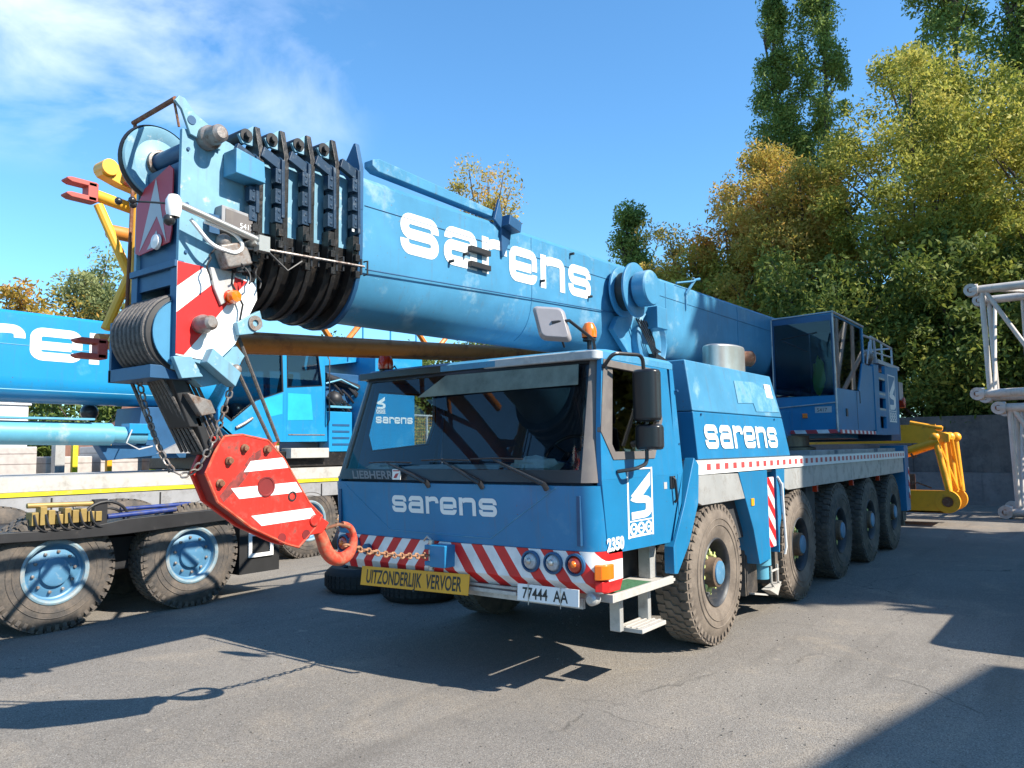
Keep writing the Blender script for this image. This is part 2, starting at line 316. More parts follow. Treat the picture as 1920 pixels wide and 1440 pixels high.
def logo_word(mb, fn, adv=1.42, word='sarens', w=.255):
    x = 0
    for ch in word:
        for k, st in enumerate(GL[ch]): strip(mb, rnd(st, .18, 6), w, lambda a, b, l: fn(a + x, b, l), .0012 * k)
        x += adv if ch != 'r' else adv * .80
def logo_mark(mb, fn, frame=True):   # upright badge, unit width 1, height 2.6
    if frame:
        for q in ([(0, 0), (0, 2.6)], [(1, 2.6), (1, 0)], [(.035, 2.565), (.965, 2.565)]): strip(mb, q, .06, fn, 0)
    mb.add([fn(*p, .001) for p in [(.10, 1.55), (.92, 2.42), (.92, 1.92), (.56, 1.50)]], [(0, 1, 2, 3)])
    strip(mb, rnd([(.16, 1.52), (.30, 1.42), (.86, 1.38), (.84, .84), (.12, .82)], .18), .27, fn, .0014)
    for k in range(3):
        cx = .19 + .31 * k
        strip(mb, [(cx + .115 * math.cos(a), .33 + .19 * math.sin(a)) for a in [i * math.pi / 8 for i in range(17)]], .08, fn, .001)
        strip(mb, [(cx - .04, .33), (cx + .05, .33)], .07, fn, .0012)
    strip(mb, [(.0, .06), (1.0, .06)], .08, fn, 0.0002); strip(mb, [(.0, .62), (1.0, .62)], .05, fn, 0.0002)
def text_obj(name, txt, size, matx, m, parent, sx=1, bold=.0, align='LEFT'):
    cu = bpy.data.curves.new(name, 'FONT'); cu.body = txt; cu.size = size; cu.align_x = align; cu.offset = bold; cu.fill_mode = 'FRONT'
    t = bpy.data.objects.new(name, cu); COL.objects.link(t)
    bpy.context.view_layer.update()
    me = bpy.data.meshes.new_from_object(t.evaluated_get(bpy.context.evaluated_depsgraph_get())); bpy.data.objects.remove(t)
    me.transform(matx @ Matrix.Scale(sx, 4, (1, 0, 0))); me.materials.clear(); me.materials.append(MATS[m]); me.name = name
    o = bpy.data.objects.new(name, me); COL.objects.link(o)
    if parent is not None: o.parent = parent; o.matrix_parent_inverse = wm(parent).inverted()
    return o
def face_mat(origin, right, up):
    r = Vector(right).normalized(); u = Vector(up).normalized(); n = r.cross(u)
    return Matrix(((r.x, u.x, n.x, origin[0]), (r.y, u.y, n.y, origin[1]), (r.z, u.z, n.z, origin[2]), (0, 0, 0, 1)))
def circ(cx, cy, r, n=20, a0=0, a1=2 * math.pi, end=False):
    m = n if end else n
    return [(cx + r * math.cos(a0 + (a1 - a0) * i / (n - 1 if end else n)), cy + r * math.sin(a0 + (a1 - a0) * i / (n - 1 if end else n))) for i in range(n)]
# ================================================================== ground
gm = bpy.data.materials.new('asphalt'); gm.use_nodes = True; t = gm.node_tree; b = t.nodes['Principled BSDF']; b.inputs['Roughness'].default_value = .92; b.inputs['Specular IOR Level'].default_value = .25
g = N(t, 'ShaderNodeTexCoord')
def noise(sc, det=8, ro=.6, dist=0, w=0):
    n = N(t, 'ShaderNodeTexNoise'); n.inputs['Scale'].default_value = sc; n.inputs['Detail'].default_value = det; n.inputs['Roughness'].default_value = ro; n.inputs['Distortion'].default_value = dist
    mpp = N(t, 'ShaderNodeMapping'); mpp.inputs['Location'].default_value = (w, w * .7, 0); t.links.new(g.outputs['Object'], mpp.inputs[0]); t.links.new(mpp.outputs[0], n.inputs[0]); return n.outputs[0]
def rngm(x, a, b_, c, d):
    n = N(t, 'ShaderNodeMapRange'); n.inputs[1].default_value = a; n.inputs[2].default_value = b_; n.inputs[3].default_value = c; n.inputs[4].default_value = d; t.links.new(x, n.inputs[0]); return n.outputs[0]
def mixc(f, a, b_, bt='MIX'):
    n = N(t, 'ShaderNodeMix', data_type='RGBA', blend_type=bt)
    for i, q in ((0, f), (6, a), (7, b_)):
        if isinstance(q, (float, int, tuple)): n.inputs[i].default_value = q
        else: t.links.new(q, n.inputs[i])
    return n.outputs[2]
c = mixc(rngm(noise(.35, 6), .35, .65, 0, 1), (.185, .168, .150, 1), (.235, .214, .19, 1))
c = mixc(rngm(noise(.9, 10, .7, .6, 3), .52, .74, 0, .7), c, (.33, .28, .22, 1))     # dusty sweeps
c = mixc(rngm(noise(1.7, 10, .75, 0, 9), .62, .70, 0, .55), c, (.085, .08, .078, 1))   # oil
vo = N(t, 'ShaderNodeTexVoronoi'); vo.inputs['Scale'].default_value = 95; t.links.new(g.outputs['Object'], vo.inputs[0])
c = mixc(1.0, c, mixc(rngm(vo.outputs['Distance'], .15, .75, 0, 1), (1.22, 1.22, 1.22, 1), (.72, .72, .72, 1)), 'MULTIPLY')
vc = N(t, 'ShaderNodeTexVoronoi'); vc.inputs['Scale'].default_value = 140; t.links.new(g.outputs['Object'], vc.inputs[0])
sc_ = N(t, 'ShaderNodeSeparateColor'); t.links.new(vc.outputs['Color'], sc_.inputs[0])
c = mixc(rngm(sc_.outputs[0], .90, .97, 0, .5), c, (.42, .40, .37, 1))
c = mixc(rngm(sc_.outputs[1], .90, .96, 0, .6), c, (.05, .05, .05, 1))
# tyre scuffs: stretched dark streaks running with the parked cranes
smap = N(t, 'ShaderNodeMapping'); smap.inputs['Scale'].default_value = (1.6, .14, 1); smap.inputs['Rotation'].default_value = (0, 0, .35); t.links.new(g.outputs['Object'], smap.inputs[0])
sn_ = N(t, 'ShaderNodeTexNoise'); sn_.inputs['Scale'].default_value = 1.5; sn_.inputs['Detail'].default_value = 7; sn_.inputs['Roughness'].default_value = .6; t.links.new(smap.outputs[0], sn_.inputs[0])
c = mixc(rngm(sn_.outputs[0], .54, .72, 0, .45), c, (.10, .09, .08, 1))
c = mixc(rngm(noise(.22, 5, .55, .4, 21), .50, .60, 0, .28), c, (.12, .115, .11, 1))   # old damp and resurfaced areas
c = mixc(rngm(noise(3.2, 6, .6, 0, 31), .66, .72, 0, .5), c, (.34, .30, .25, 1))       # pale grit patches
# cracks
cv = N(t, 'ShaderNodeTexVoronoi', feature='DISTANCE_TO_EDGE'); cv.inputs['Scale'].default_value = .33
dn = N(t, 'ShaderNodeTexNoise'); dn.inputs['Scale'].default_value = 1.4; dn.inputs['Detail'].default_value = 8; t.links.new(g.outputs['Object'], dn.inputs[0])
ad = N(t, 'ShaderNodeVectorMath', operation='MULTIPLY_ADD'); ad.inputs[1].default_value = (.9, .9, 0); t.links.new(dn.outputs['Color'], ad.inputs[0]); t.links.new(g.outputs['Object'], ad.inputs[2]); t.links.new(ad.outputs[0], cv.inputs[0])
crk = rngm(cv.outputs[0], .0, .0045, 1, 0)
mk = N(t, 'ShaderNodeMath', operation='MULTIPLY'); t.links.new(crk, mk.inputs[0]); t.links.new(rngm(noise(.5, 3, .5, 0, 5), .50, .60, 0, .6), mk.inputs[1])
c = mixc(mk.outputs[0], c, (.035, .033, .03, 1))
t.links.new(c, b.inputs['Base Color'])
bp = N(t, 'ShaderNodeBump'); bp.inputs['Strength'].default_value = .5; bp.inputs['Distance'].default_value = .006; t.links.new(vo.outputs['Distance'], bp.inputs['Height']); t.links.new(bp.outputs[0], b.inputs['Normal'])
MATS['asphalt'] = gm
mb = MB(); mb.add([(-500, -120, 0), (500, -120, 0), (500, 800, 0), (-500, 800, 0)], [(0, 1, 2, 3)])
struct(mb.build('ground', 'asphalt', smooth=0))
mb = MB(); r_ = random.Random(77)
for k in range(700):
    x, y = r_.uniform(-4, 4.2), r_.uniform(-5.5, 4); q = r_.uniform(.003, .007); a = r_.random() * 3
    mb.obox((x, y, q * .5), (q * math.cos(a), q * math.sin(a), 0), (-q * .7 * math.sin(a), q * .7 * math.cos(a), 0), (0, 0, q * .5))
o_ = mb.build('grit', 'grit_stone', smooth=0); o_['kind'] = 'stuff'; o_['label'] = 'loose grit scattered over the asphalt'; o_['category'] = 'grit'
# ================================================================== wheel prototypes
def tyre_mesh(mb, R=.70, w=.37, lug=True):
    prof = [(.325, -.045), (.34, -.015), (.42, .012), (.52, .016), (.60, .004), (R - .035, -.03), (R - .012, -.055), (R - .012, -w + .03), (R - .05, -w), (.5, -w - .01), (.33, -w + .02), (.31, -w / 2)]
    prof = [(r, t_ - .016) for r, t_ in prof]
    mb.lathe((0, 0, 0), (1, 0, 0), prof, 64, closed=True)
    for rr in (.47, .535): mb.lathe((0, 0, 0), (1, 0, 0), [(rr - .006, 0.0), (rr, .006), (rr + .006, 0.0)], 64)
    if lug:
        n = 46
        for k in range(n):
            for row, (t0, t1) in enumerate([(-.035, -.115), (-.13, -.195), (-.21, -.275), (-.29, -w + .005)]):
                a = 2 * math.pi * (k + (.5 if row % 2 else 0)) / n; hw = math.pi / n * .74
                er = Vector((0, math.cos(a), math.sin(a))); et = Vector((0, -math.sin(a), math.cos(a)))
                sk = .02 if row in (1, 2) else 0
                c0 = er * (R - .008) + Vector(((t0 + t1) / 2, 0, 0))
                mb.obox(c0, er * .013, et * hw * R + Vector((sk, 0, 0)), Vector(((t0 - t1) / 2, 0, 0)))
            a = 2 * math.pi * k / n; er = Vector((0, math.cos(a), math.sin(a))); et = Vector((0, -math.sin(a), math.cos(a)))
            mb.obox(er * (R - .052) + Vector((-.034, 0, 0)), er * .030, et * .022, Vector((.012, 0, 0)))
def wheel_proto(parent, kind):
    w = sub('wheel', parent)
    mb = MB(); tyre_mesh(mb, lug=True); mb.build('tyre', 'rubber_dusty_lit' if kind == 'pale' else 'rubber', w)  # dusty rubber: paler copy for the sunlit wheels, darker one for the shaded
    if kind != 'dolly':
        mb = MB(); mb.lathe((0, 0, 0), (1, 0, 0), [(.345, -.03), (.335, -.018), (.318, -.03), (.305, -.055), (.295, -.11), (.285, -.17), (.25, -.195), (.20, -.20), (.05, -.20)], 48)
        for k in range(8):
            a = k * math.pi / 4; mb.lathe((-.19, .24 * math.cos(a), .24 * math.sin(a)), (1, 0, 0), [(0.03, 0), (.03, .006), (0, .006)], 10)
        mb.build('rim', 'rim_dark', w)
        mb = MB(); mb.lathe((0, 0, 0), (1, 0, 0), [(.20, -.20), (.19, -.15), (.165, -.14), (.15, -.10), (.145, -.01), (.125, 0), (0, 0)], 32)
        for k in range(10):
            a = k * math.pi / 5; c0 = Vector((0, .178 * math.cos(a), .178 * math.sin(a)))
            mb.tube(c0 + Vector((-.19, 0, 0)), c0 + Vector((-.105, 0, 0)), .017, 6)
        mb.build('hub', 'hub_brown', w)
        mb = MB(); mb.lathe((0, 0, 0), (1, 0, 0), [(.118, -.005), (.115, .012), (.10, .018), (0, .02)], 32)
        mb.build('hub_cap', 'rim_blue', w)
        mb = MB()
        for k in range(10):
            a = k * math.pi / 5 + .02; c0 = Vector((0, .178 * math.cos(a), .178 * math.sin(a)))
            mb.lathe(c0 + Vector((-.115, 0, 0)), (1, 0, 0), [(.026, -.02), (.026, .02), (.018, .03), (0, .03)], 8)
            e = Vector((0, math.cos(a + .5), math.sin(a + .5))); mb.obox(c0 + Vector((-.10, 0, 0)) + e * .03, e * .022, Vector((.004, 0, 0)), Vector((0, -e.z, e.y)) * .011)
        mb.build('nut_indicators', 'lime', w)
    else:
        mb = MB(); mb.lathe((0, 0, 0), (1, 0, 0), [(.385, -.035), (.382, -.005), (.36, .002), (.335, -.008), (.328, -.04)], 48)
        mb.build('rim_ring', 'rim_ring', w)
        mb = MB(); mb.lathe((0, 0, 0), (1, 0, 0), [(.33, -.04), (.318, -.085), (.30, -.095), (.25, -.07), (.20, -.06), (.17, -.055), (.165, -.015), (.14, -.005), (0, -.004)], 40)
        mb.build('rim', 'rim_blue', w)
        mb = MB()
        for k in range(10):
            a = k * math.pi / 5; mb.lathe((-.075, .235 * math.cos(a), .235 * math.sin(a)), (1, 0, 0), [(.019, 0), (.019, .03), (.012, .035), (0, .035)], 8)
        mb.build('wheel_nuts', 'old_steel', w)
    return w
def place_wheels(proto, spots, flip=False):
    for i, (x, y, z, rz) in enumerate(spots):
        w = proto if i == 0 else copy_tree(proto, proto.parent)
        w.location = (x, y, z); w.rotation_euler = (random.uniform(0, .6), 0, rz)
# ================================================================== mobile crane, foreground
XC = -.18
crane = thing('mobile_crane', 'large blue five-axle mobile crane in the foreground with red and white striped front bumper', 'crane', (XC, 0, 0))
P = lambda mb, name, m, bevel=0, smooth=35, par=None: mb.build(name, m, par or crane, bevel, smooth)
wp = wheel_proto(crane, 'pale')
place_wheels(wp, [(1.375, .48, .71, 0), (1.375, 3.25, .70, 0)])
wp2 = wheel_proto(crane, 'dark')
place_wheels(wp2, [(1.375, 5.25, .70, 0), (1.375, 7.20, .70, 0), (1.375, 9.1, .70, 0)] + [(-1.735, y, .70, math.pi) for y in (.48, 3.25, 5.25, 7.2, 9.1)])
# chassis
mb = MB(); mb.box(-.75, .40, -1.35, 10.5, .80, 1.62); mb.box(-1.0, .65, -1.3, -.6, .62, .95)
for y in (.48, 3.25, 5.25, 7.2, 9.1):
    mb.tube((-1.35, y, .70), (1.0, y, .70), .11, 12); mb.box(-.55, .2, y - .2, y + .2, .5, .9)
    for s in (-.85, .5): mb.box(s - .08, s + .08, y - .35, y + .35, .75, 1.25)
mb.box(-1.6, 1.24, .9, 2.5, .95, 1.66); mb.box(-1.62, 1.26, 3.9, 4.3, .9, 1.66); mb.box(-1.6, 1.24, -.2, .2, 1.42, 1.7)
P(mb, 'chassis', 'frame_dark', .01)
mb = MB(); mb.box(-1.70, 1.32, .02, 10.35, 1.66, 1.72); P(mb, 'deck', 'deck_grey', .004)
mb = MB()   # silver side rail above the rear wheels
mb.px([(2.62, 1.70), (2.62, 1.46), (2.8, 1.42), (10.2, 1.42), (10.2, 1.70)], 1.325, 1.362); mb.px([(2.62, 1.70), (2.62, 1.46), (10.2, 1.42), (10.2, 1.70)], -1.725, -1.69)
for y in (3.9, 6.0, 8.1): mb.box(1.3625, 1.366, y, y + .03, 1.44, 1.69)
P(mb, 'side_rail', 'aluminium', .004)
mb = MB(); mb.box(1.366, 1.380, .02, 10.30, 1.70, 1.83); tp_ = P(mb, 'reflective_tape', 'white'); mb = MB(); mb.box(1.3795, 1.3812, .12, 10.2, 1.738, 1.802); mb.build('red_dashes', 'dash_tape', tp_)
mb = MB(); mb.box(1.32, 1.365, .02, 10.3, 1.722, 1.84); P(mb, 'deck_edge', 'aluminium')
for y0, y1 in ((4.2, 5.5), (5.7, 8.2), (8.5, 10.1)): mb = MB(); mb.box(.95, 1.25, y0, y1, 1.75, 1.90); P(mb, 'deck_box', 'deck_grey', .01)
mb = MB()   # little brackets and marker lamps under the rail
for y in (4.1, 6.1, 8.0): mb = MB(); mb.box(1.30, 1.36, y - .03, y + .03, 1.33, 1.42); P(mb, 'marker_lamp', 'amber_red')
# ---- front mudguard and outrigger housing
mb = MB(); mb.px([(.05, 1.70), (.02, 1.43), (.12, 1.40), (1.28, 1.40), (1.10, 1.68)], 1.33, 1.372)
mb.px([(.05, 1.695), (.02, 1.43), (.12, 1.40), (1.28, 1.40), (1.28, 1.46), (.1, 1.5)], .85, 1.33); P(mb, 'mudguard', 'aluminium', .006)
mb = MB(); mb.px([(-.10, 1.87), (.01, 1.80), (-.03, 1.44), (-.26, 1.08), (-.53, .83), (-.60, .84), (-.60, 1.08), (-.36, 1.42)], 1.30, 1.40); P(mb, 'mudguard_front', 'blue', .008)
mb = MB(); mb.px([(1.11, 1.69), (1.29, 1.39), (1.50, 1.05), (1.66, .64), (2.02, .66), (2.02, 1.69)], 1.10, 1.374)
P(mb, 'outrigger_cover', 'blue', .008)
mb = MB(); mb.px([(2.34, 1.69), (2.66, 1.69), (2.62, 1.35), (2.40, .98), (2.36, .70), (2.34, .70)], 1.12, 1.374); P(mb, 'outrigger_housing', 'blue', .006)
mb = MB(); mb.box(.9, 1.20, 2.02, 2.34, .6, 1.69); P(mb, 'outrigger_recess', 'navy')
mb = MB(); mb.box(1.335, 1.355, 2.05, 2.30, .78, 1.60); P(mb, 'outrigger_warning_panel', 'column_stripes', .004)
mb = MB(); mb.tube((1.24, 2.06, .58), (1.24, 2.06, .80), .12, 20); mb.tube((1.24, 2.06, .42), (1.24, 2.06, .6), .09, 20); P(mb, 'outrigger_jack', 'pale_blue')
mb = MB()
for dy in (.12, .34): mb.path([(1.34, 2.0 + dy, .56), (1.34, 2.0 + dy, .36), (1.34, 2.08 + dy, .30)], .014, 6)
mb.path([(1.34, 2.10, .5), (1.34, 2.36, .5)], .014, 6); mb.px([(2.02, .30), (2.44, .34), (2.30, .20)], 1.25, 1.35); mb.px([(1.66, .30), (2.1, .22), (2.1, .24), (1.66, .32)], 1.0, 1.3)
P(mb, 'outrigger_bracket', 'deck_white')
mb = MB(); mb.box(.98, 1.22, 1.60, 1.96, .28, .80)
for k in range(9): mb.box(1.22, 1.235, 1.62 + k * .037, 1.64 + k * .037, .29, .78)
P(mb, 'mud_flap', 'rubber', .006)
mb = MB(); mb.box(1.0, 1.3, 2.40, 2.52, .3, .9); P(mb, 'mud_flap', 'rubber', .006)
mb = MB(); mb.path([(1.38, 2.36, 1.60), (1.40, 2.45, 1.50), (1.40, 2.52, .75), (1.38, 2.52, .66)], .016, 8); mb.box(1.376, 1.39, 2.46, 2.54, 1.38, 1.52); P(mb, 'release_lever', 'white')
mb = MB(); mb.box(1.375, 1.384, 1.44, 1.53, 1.31, 1.39); P(mb, 'side_marker', 'plate_yellow')
# rear corner post
mb = MB(); mb.box(.9, 1.36, 10.38, 10.78, .62, 1.95); P(mb, 'rear_outrigger', 'blue', .01)
mb = MB(); mb.box(-1.7, -1.2, 10.38, 10.78, .62, 1.95); P(mb, 'rear_outrigger', 'blue', .01)
mb = MB(); mb.box(1.361, 1.368, 10.66, 10.76, .85, 1.5); P(mb, 'rear_warning_panel', 'column_stripes')
mb = MB(); mb.box(1.0, 1.3, 10.25, 10.55, .42, .62); mb.tube((1.2, 10.6, .3), (1.2, 10.6, .7), .06); P(mb, 'rear_mud_flap', 'rubber')
# ---- driver's cab
def outline(yf, xr, xl, rc, yb, bow=.05):
    pts = [(xr, yb)]
    pts += [(xr - rc + rc * math.cos(a), yf + rc - rc * math.sin(a)) for a in [i * math.pi / 12 for i in range(7)]]
    n = 18
    for i in range(1, n): 
        u = i / n; x = (xr - rc) * (1 - u) + (xl + rc) * u; pts.append((x, yf - bow * 4 * u * (1 - u)))
    pts += [(xl + rc - rc * math.sin(a), yf + rc - rc * math.cos(a)) for a in [i * math.pi / 12 for i in range(7)]]
    pts.append((xl, yb)); return pts
L3 = lambda o, z: [(x, y, z) for x, y in o]
XR, XL = 1.375, -1.735
oB0 = outline(-1.80, XR - .03, XL + .03, .14, -1.50); oB1 = outline(-1.885, XR, XL, .16, -1.50); oB2 = outline(-1.875, XR, XL, .16, -1.50)
mb = MB(); mb.loft(L3(oB0, .835), L3(oB1, .93)); mb.loft(L3(oB1, .9301), L3(oB2, 1.165)); P(mb, 'bumper', 'bumper_stripes', 0, 30)
oF1 = outline(-1.865, XR - .004, XL + .004, .16, -1.60); oF2 = outline(-1.90, XR - .004, XL + .004, .16, -1.60)
mb = MB(); mb.loft(L3(oF1, 1.168), L3(oF2, 1.675)); P(mb, 'front_panel', 'blue', 0, 30)
def yfront(x, z):   # outside face of the front panel
    u = min(1, max(0, (XR - .16 - x) / (XR - XL - .32))); return -1.865 - .035 * (z - 1.168) / .507 - .05 * 4 * u * (1 - u)
mb = MB()   # raised crease lines of the panel
def crease(a, b_):
    n = 8; pts = [(a[0] + (b_[0] - a[0]) * i / n, a[1] + (b_[1] - a[1]) * i / n) for i in range(n + 1)]
    mb.path([(x, yfront(x, z) - .001, z) for x, z in pts], .005, 6)
for a, b_ in (((-1.52, 1.66), (-.86, 1.235)), ((-.86, 1.235), (.35, 1.225)), ((.35, 1.225), (1.02, 1.66))): crease(a, b_)
P(mb, 'panel_crease', 'faded_blue')
for x in (-1.60, 1.20): mb = MB(); mb.box(x, x + .035, -1.905, -1.87, 1.21, 1.60); P(mb, 'air_slot', 'navy', .004)
# windscreen, corner pillars and roof
G0 = outline(-1.895, XR - .012, XL + .012, .17, -1.62, .05); G1 = outline(-1.66, 1.30, -1.52, .13, -1.45, .05)
z0, z1 = 1.70, 2.70
def lerp_o(u): return [(G0[i][0] * (1 - u) + G1[i][0] * u, G0[i][1] * (1 - u) + G1[i][1] * u, z0 * (1 - u) + z1 * u) for i in range(len(G0))]
def band(mb, i0, i1, u0, u1, off=0, th=.03):
    a = lerp_o(u0)[i0:i1 + 1]; b_ = lerp_o(u1)[i0:i1 + 1]; n = len(a)
    inn = lambda q: [(x * .985 + XC * .015, y + th, z) for x, y, z in q]
    vs = a + b_ + inn(a) + inn(b_)
    fs = [(i, i + 1, n + i + 1, n + i) for i in range(n - 1)] + [(2 * n + i, 3 * n + i, 3 * n + i + 1, 2 * n + i + 1) for i in range(n - 1)]
    fs += [(0, n, 3 * n, 2 * n), (n - 1, 3 * n - 1, 4 * n - 1, 2 * n - 1)] + [(i, 2 * n + i, 2 * n + i + 1, i + 1) for i in range(n - 1)] + [(n + i, n + i + 1, 3 * n + i + 1, 3 * n + i) for i in range(n - 1)]
    mb.add(vs, fs)
nO = len(G0)
mb = MB(); band(mb, 0, 6, 0, 1); P(mb, 'corner_pillar', 'trim_grey', 0, 40)
mb = MB(); band(mb, nO - 7, nO - 1, 0, 1); P(mb, 'corner_pillar', 'soft_black', 0, 40)
mb = MB(); band(mb, 6, nO - 7, 0, .10); band(mb, 6, nO - 7, .965, 1.0); band(mb, nO - 8, nO - 7, .101, .964)
P(mb, 'windscreen_border', 'soft_black', 0, 40)
mb = MB(); a = [(x, y + .012, z) for x, y, z in lerp_o(.10)[6:nO - 6]]; b_ = [(x, y + .012, z) for x, y, z in lerp_o(.965)[6:nO - 6]]
mb.loft(a, b_, caps=False, closed=False); ws = P(mb, 'windscreen', 'glass', 0, 60)
mb = MB()
R0 = outline(-1.68, 1.315, -1.535, .14, -.34, .05); R1 = outline(-1.63, 1.285, -1.505, .14, -.36, .05); R2 = outline(-1.45, 1.15, -1.37, .14, -.45, .05)
mb.loft(L3(R0, 2.702), L3(R0, 2.755)); mb.loft(L3(R0, 2.7551), L3(R1, 2.785)); mb.loft(L3(R1, 2.7852), L3(R2, 2.80)); P(mb, 'roof', 'faded_blue', 0, 25)
mb = MB(); a = outline(-1.695, .10, -1.545, .02, -1.60, .04); mb.loft(L3(a, 2.695), L3(a, 2.76)); P(mb, 'roof_edge_trim', 'soft_black', .004)
mb = MB(); a = outline(-1.72, 1.30, .104, .05, -1.60, .015); mb.loft(L3(a, 2.69), L3(a, 2.765)); P(mb, 'roof_edge_trim', 'worn_grey', .012)
# doors (outer skin follows the tumblehome)
def xs(z, s=1):
    if s > 0: return XR if z < 1.72 else XR - (z - 1.72) * .062
    return XL if z < 1.72 else XL + (z - 1.72) * .20
def side(s, names):
    fx = lambda th0: (lambda p, t_: (xs(p[1], s) - s * (t_ + th0), p[0], p[1]))
    win = [(-1.60, 2.655), (-.76, 2.64), (-.70, 2.22), (-.90, 1.92), (-1.58, 1.92), (-1.72, 2.12)]
    outer = [(-1.655, 2.70), (-.455, 2.70), (-.44, 2.22), (-.42, 1.72), (-1.80, 1.72), (-1.76, 2.12)]
    if s < 0: win = [(-1.44, 2.60), (-.54, 2.60), (-.48, 2.30), (-.54, 2.03), (-1.42, 1.96), (-1.50, 2.12)]; outer = [(-1.49, 2.70), (-.41, 2.70), (-.41, 2.22), (-.42, 1.72), (-1.60, 1.72), (-1.55, 2.12)]
    d = MB(); d.ring(outer, win, fx(0), .045)
    lo = [(-1.80, 1.7199), (-.42, 1.7199), (-.46, 1.45), (-.62, 1.12), (-1.72, 1.14)]
    d.loft([(xs(z, s), y, z) for y, z in lo], [(xs(z, s) - s * .045, y, z) for y, z in lo])
    door = P(d, 'door', 'blue', .003)
    tr_out = [(-1.635, 2.695), (-.715, 2.68), (-.652, 2.22), (-.87, 1.875), (-1.60, 1.875), (-1.765, 2.10)] if s > 0 else [(y + (.03 if y > -1 else -.03), z + (.03 if z > 2.2 else -.03)) for y, z in win]
    q = MB(); q.ring(tr_out, [(y + (.02 if y < -1.2 else -.02), z + (.02 if z < 2.15 else -.02)) for y, z in win], fx(-.008), .04); q.build('window_seal', 'trim_grey' if s > 0 else 'soft_black', door, .004)
    q = MB(); q.loft([(xs(z, s) - s * .02, y, z) for y, z in win], [(xs(z, s) - s * .024, y, z) for y, z in win]); q.build('window_glass', 'glass_black' if s > 0 else 'glass_clear', door)
    q = MB()
    if s > 0:
        q.path([(XR + .012, -.56, 1.70), (XR + .035, -.555, 1.68), (XR + .035, -.53, 1.50), (XR + .012, -.53, 1.47)], .013, 8); q.box(XR, XR + .012, -.60, -.50, 1.60, 1.71); q.build('handle', 'soft_black', door, .003)
    # panel behind the door
    q = MB(); bk = [(-.405, 1.14), (-.405, 2.70), (-.33, 2.70), (-.30, 1.75), (-.36, 1.45), (-.56, 1.14)]
    q.loft([(xs(z, s), y, z) for y, z in bk], [(xs(z, s) - s * .05, y, z) for y, z in bk]); P(q, 'rear_corner_panel', 'blue', .004)
    return door
door = side(1, 0); door_l = side(-1, 0)
mb = MB(); dk = lambda x, y, l: (XR + .0022 + l, -1.385 + .43 * x, 1.225 + .222 * y)
logo_mark(mb, dk); mb.build('badge', 'white', door, smooth=0)
text_obj('fleet_number', '2350', .135, face_mat((XR + .003, -1.745, 1.165), (0, 1, 0), (0, 0, 1)), 'white', door, sx=1.0, bold=.006)
# cab inside
mb = MB(); mb.box(XL + .06, XR - .06, -1.78, -.36, 1.18, 1.22); mb.box(XL + .16, XR - .08, -.39, -.34, 1.22, 2.70); mb.box(XL + .2, XR - .09, -1.60, -.36, 2.685, 2.70); P(mb, 'cab_shell', 'interior')
mb = MB(); mb.px([(-1.80, 1.60), (-1.76, 1.74), (-1.45, 1.80), (-1.30, 1.70), (-1.35, 1.3), (-1.7, 1.25)], XL + .12, XR - .10)
mb.sphere((.75, -1.45, 1.80), .14, sz=.5); mb.sphere((.15, -1.5, 1.76), .16, sz=.4); P(mb, 'dashboard', 'interior', .01)
for sx in (.75,):
    mb = MB(); mb.box(sx - .25, sx + .25, -1.1, -.62, 1.55, 1.70); mb.px([(-.66, 1.7), (-.5, 1.7), (-.42, 2.35), (-.54, 2.35)], sx - .24, sx + .24); mb.box(sx - .12, sx + .12, -.56, -.46, 2.37, 2.52); mb.box(sx - .15, sx + .15, -1, -.7, 1.22, 1.55); P(mb, 'seat', 'seat_cloth', .03)
mb = MB(); cx, cy, cz = .75, -1.32, 1.92
ax = Vector((0, -.75, .66)); u = Vector((1, 0, 0)); v = ax.cross(u)
mb.path([Vector((cx, cy, cz)) + (u * math.cos(a) + v * math.sin(a)) * .22 for a in [i * math.pi / 12 for i in range(24)]], .016, 8, closed=True)
for k in range(3): a = k * 2.1 + .5; mb.tube((cx, cy, cz), Vector((cx, cy, cz)) + (u * math.cos(a) + v * math.sin(a)) * .22, .013, 6)
mb.tube((cx, cy, cz), (cx, cy - .22, cz - .18), .03, 8); P(mb, 'steering_wheel', 'soft_black')
mb = MB(); mb.add([(-.30, -1.745, 2.66), (1.12, -1.70, 2.66), (1.13, -1.735, 2.49), (-.62, -1.79, 2.47)], [(0, 1, 2, 3)]); mb.add([(-.30, -1.735, 2.66), (1.12, -1.69, 2.66), (1.13, -1.725, 2.49), (-.62, -1.78, 2.47)], [(3, 2, 1, 0)]); P(mb, 'sun_blind', 'blind')
mb = MB()
def blob(cx_, cy_, cz_, rx, ry, rz_, seed):
    r_ = random.Random(seed); prof = []
    n, k = 14, 7; vs = []
    for j in range(k + 1):
        for i in range(n):
            a = 2 * math.pi * i / n; e = math.pi * (j / k - .5); q = 1 + r_.uniform(-.22, .22)
            vs.append((cx_ + rx * math.cos(a) * math.cos(e) * q, cy_ + ry * math.sin(a) * math.cos(e) * q, cz_ + rz_ * math.sin(e) * q))
    mb.add(vs, [(j * n + i, j * n + (i + 1) % n, (j + 1) * n + (i + 1) % n, (j + 1) * n + i) for j in range(k) for i in range(n)])
blob(.62, -1.62, 1.83, .26, .10, .075, 3); blob(-1.25, -1.6, 1.80, .22, .12, .05, 4); mb.add([(-.9, -1.75, 1.80), (.3, -1.75, 1.80), (.25, -1.5, 1.835), (-.95, -1.5, 1.83)], [(0, 1, 2, 3)])
P(mb, 'papers_on_dashboard', 'paper')
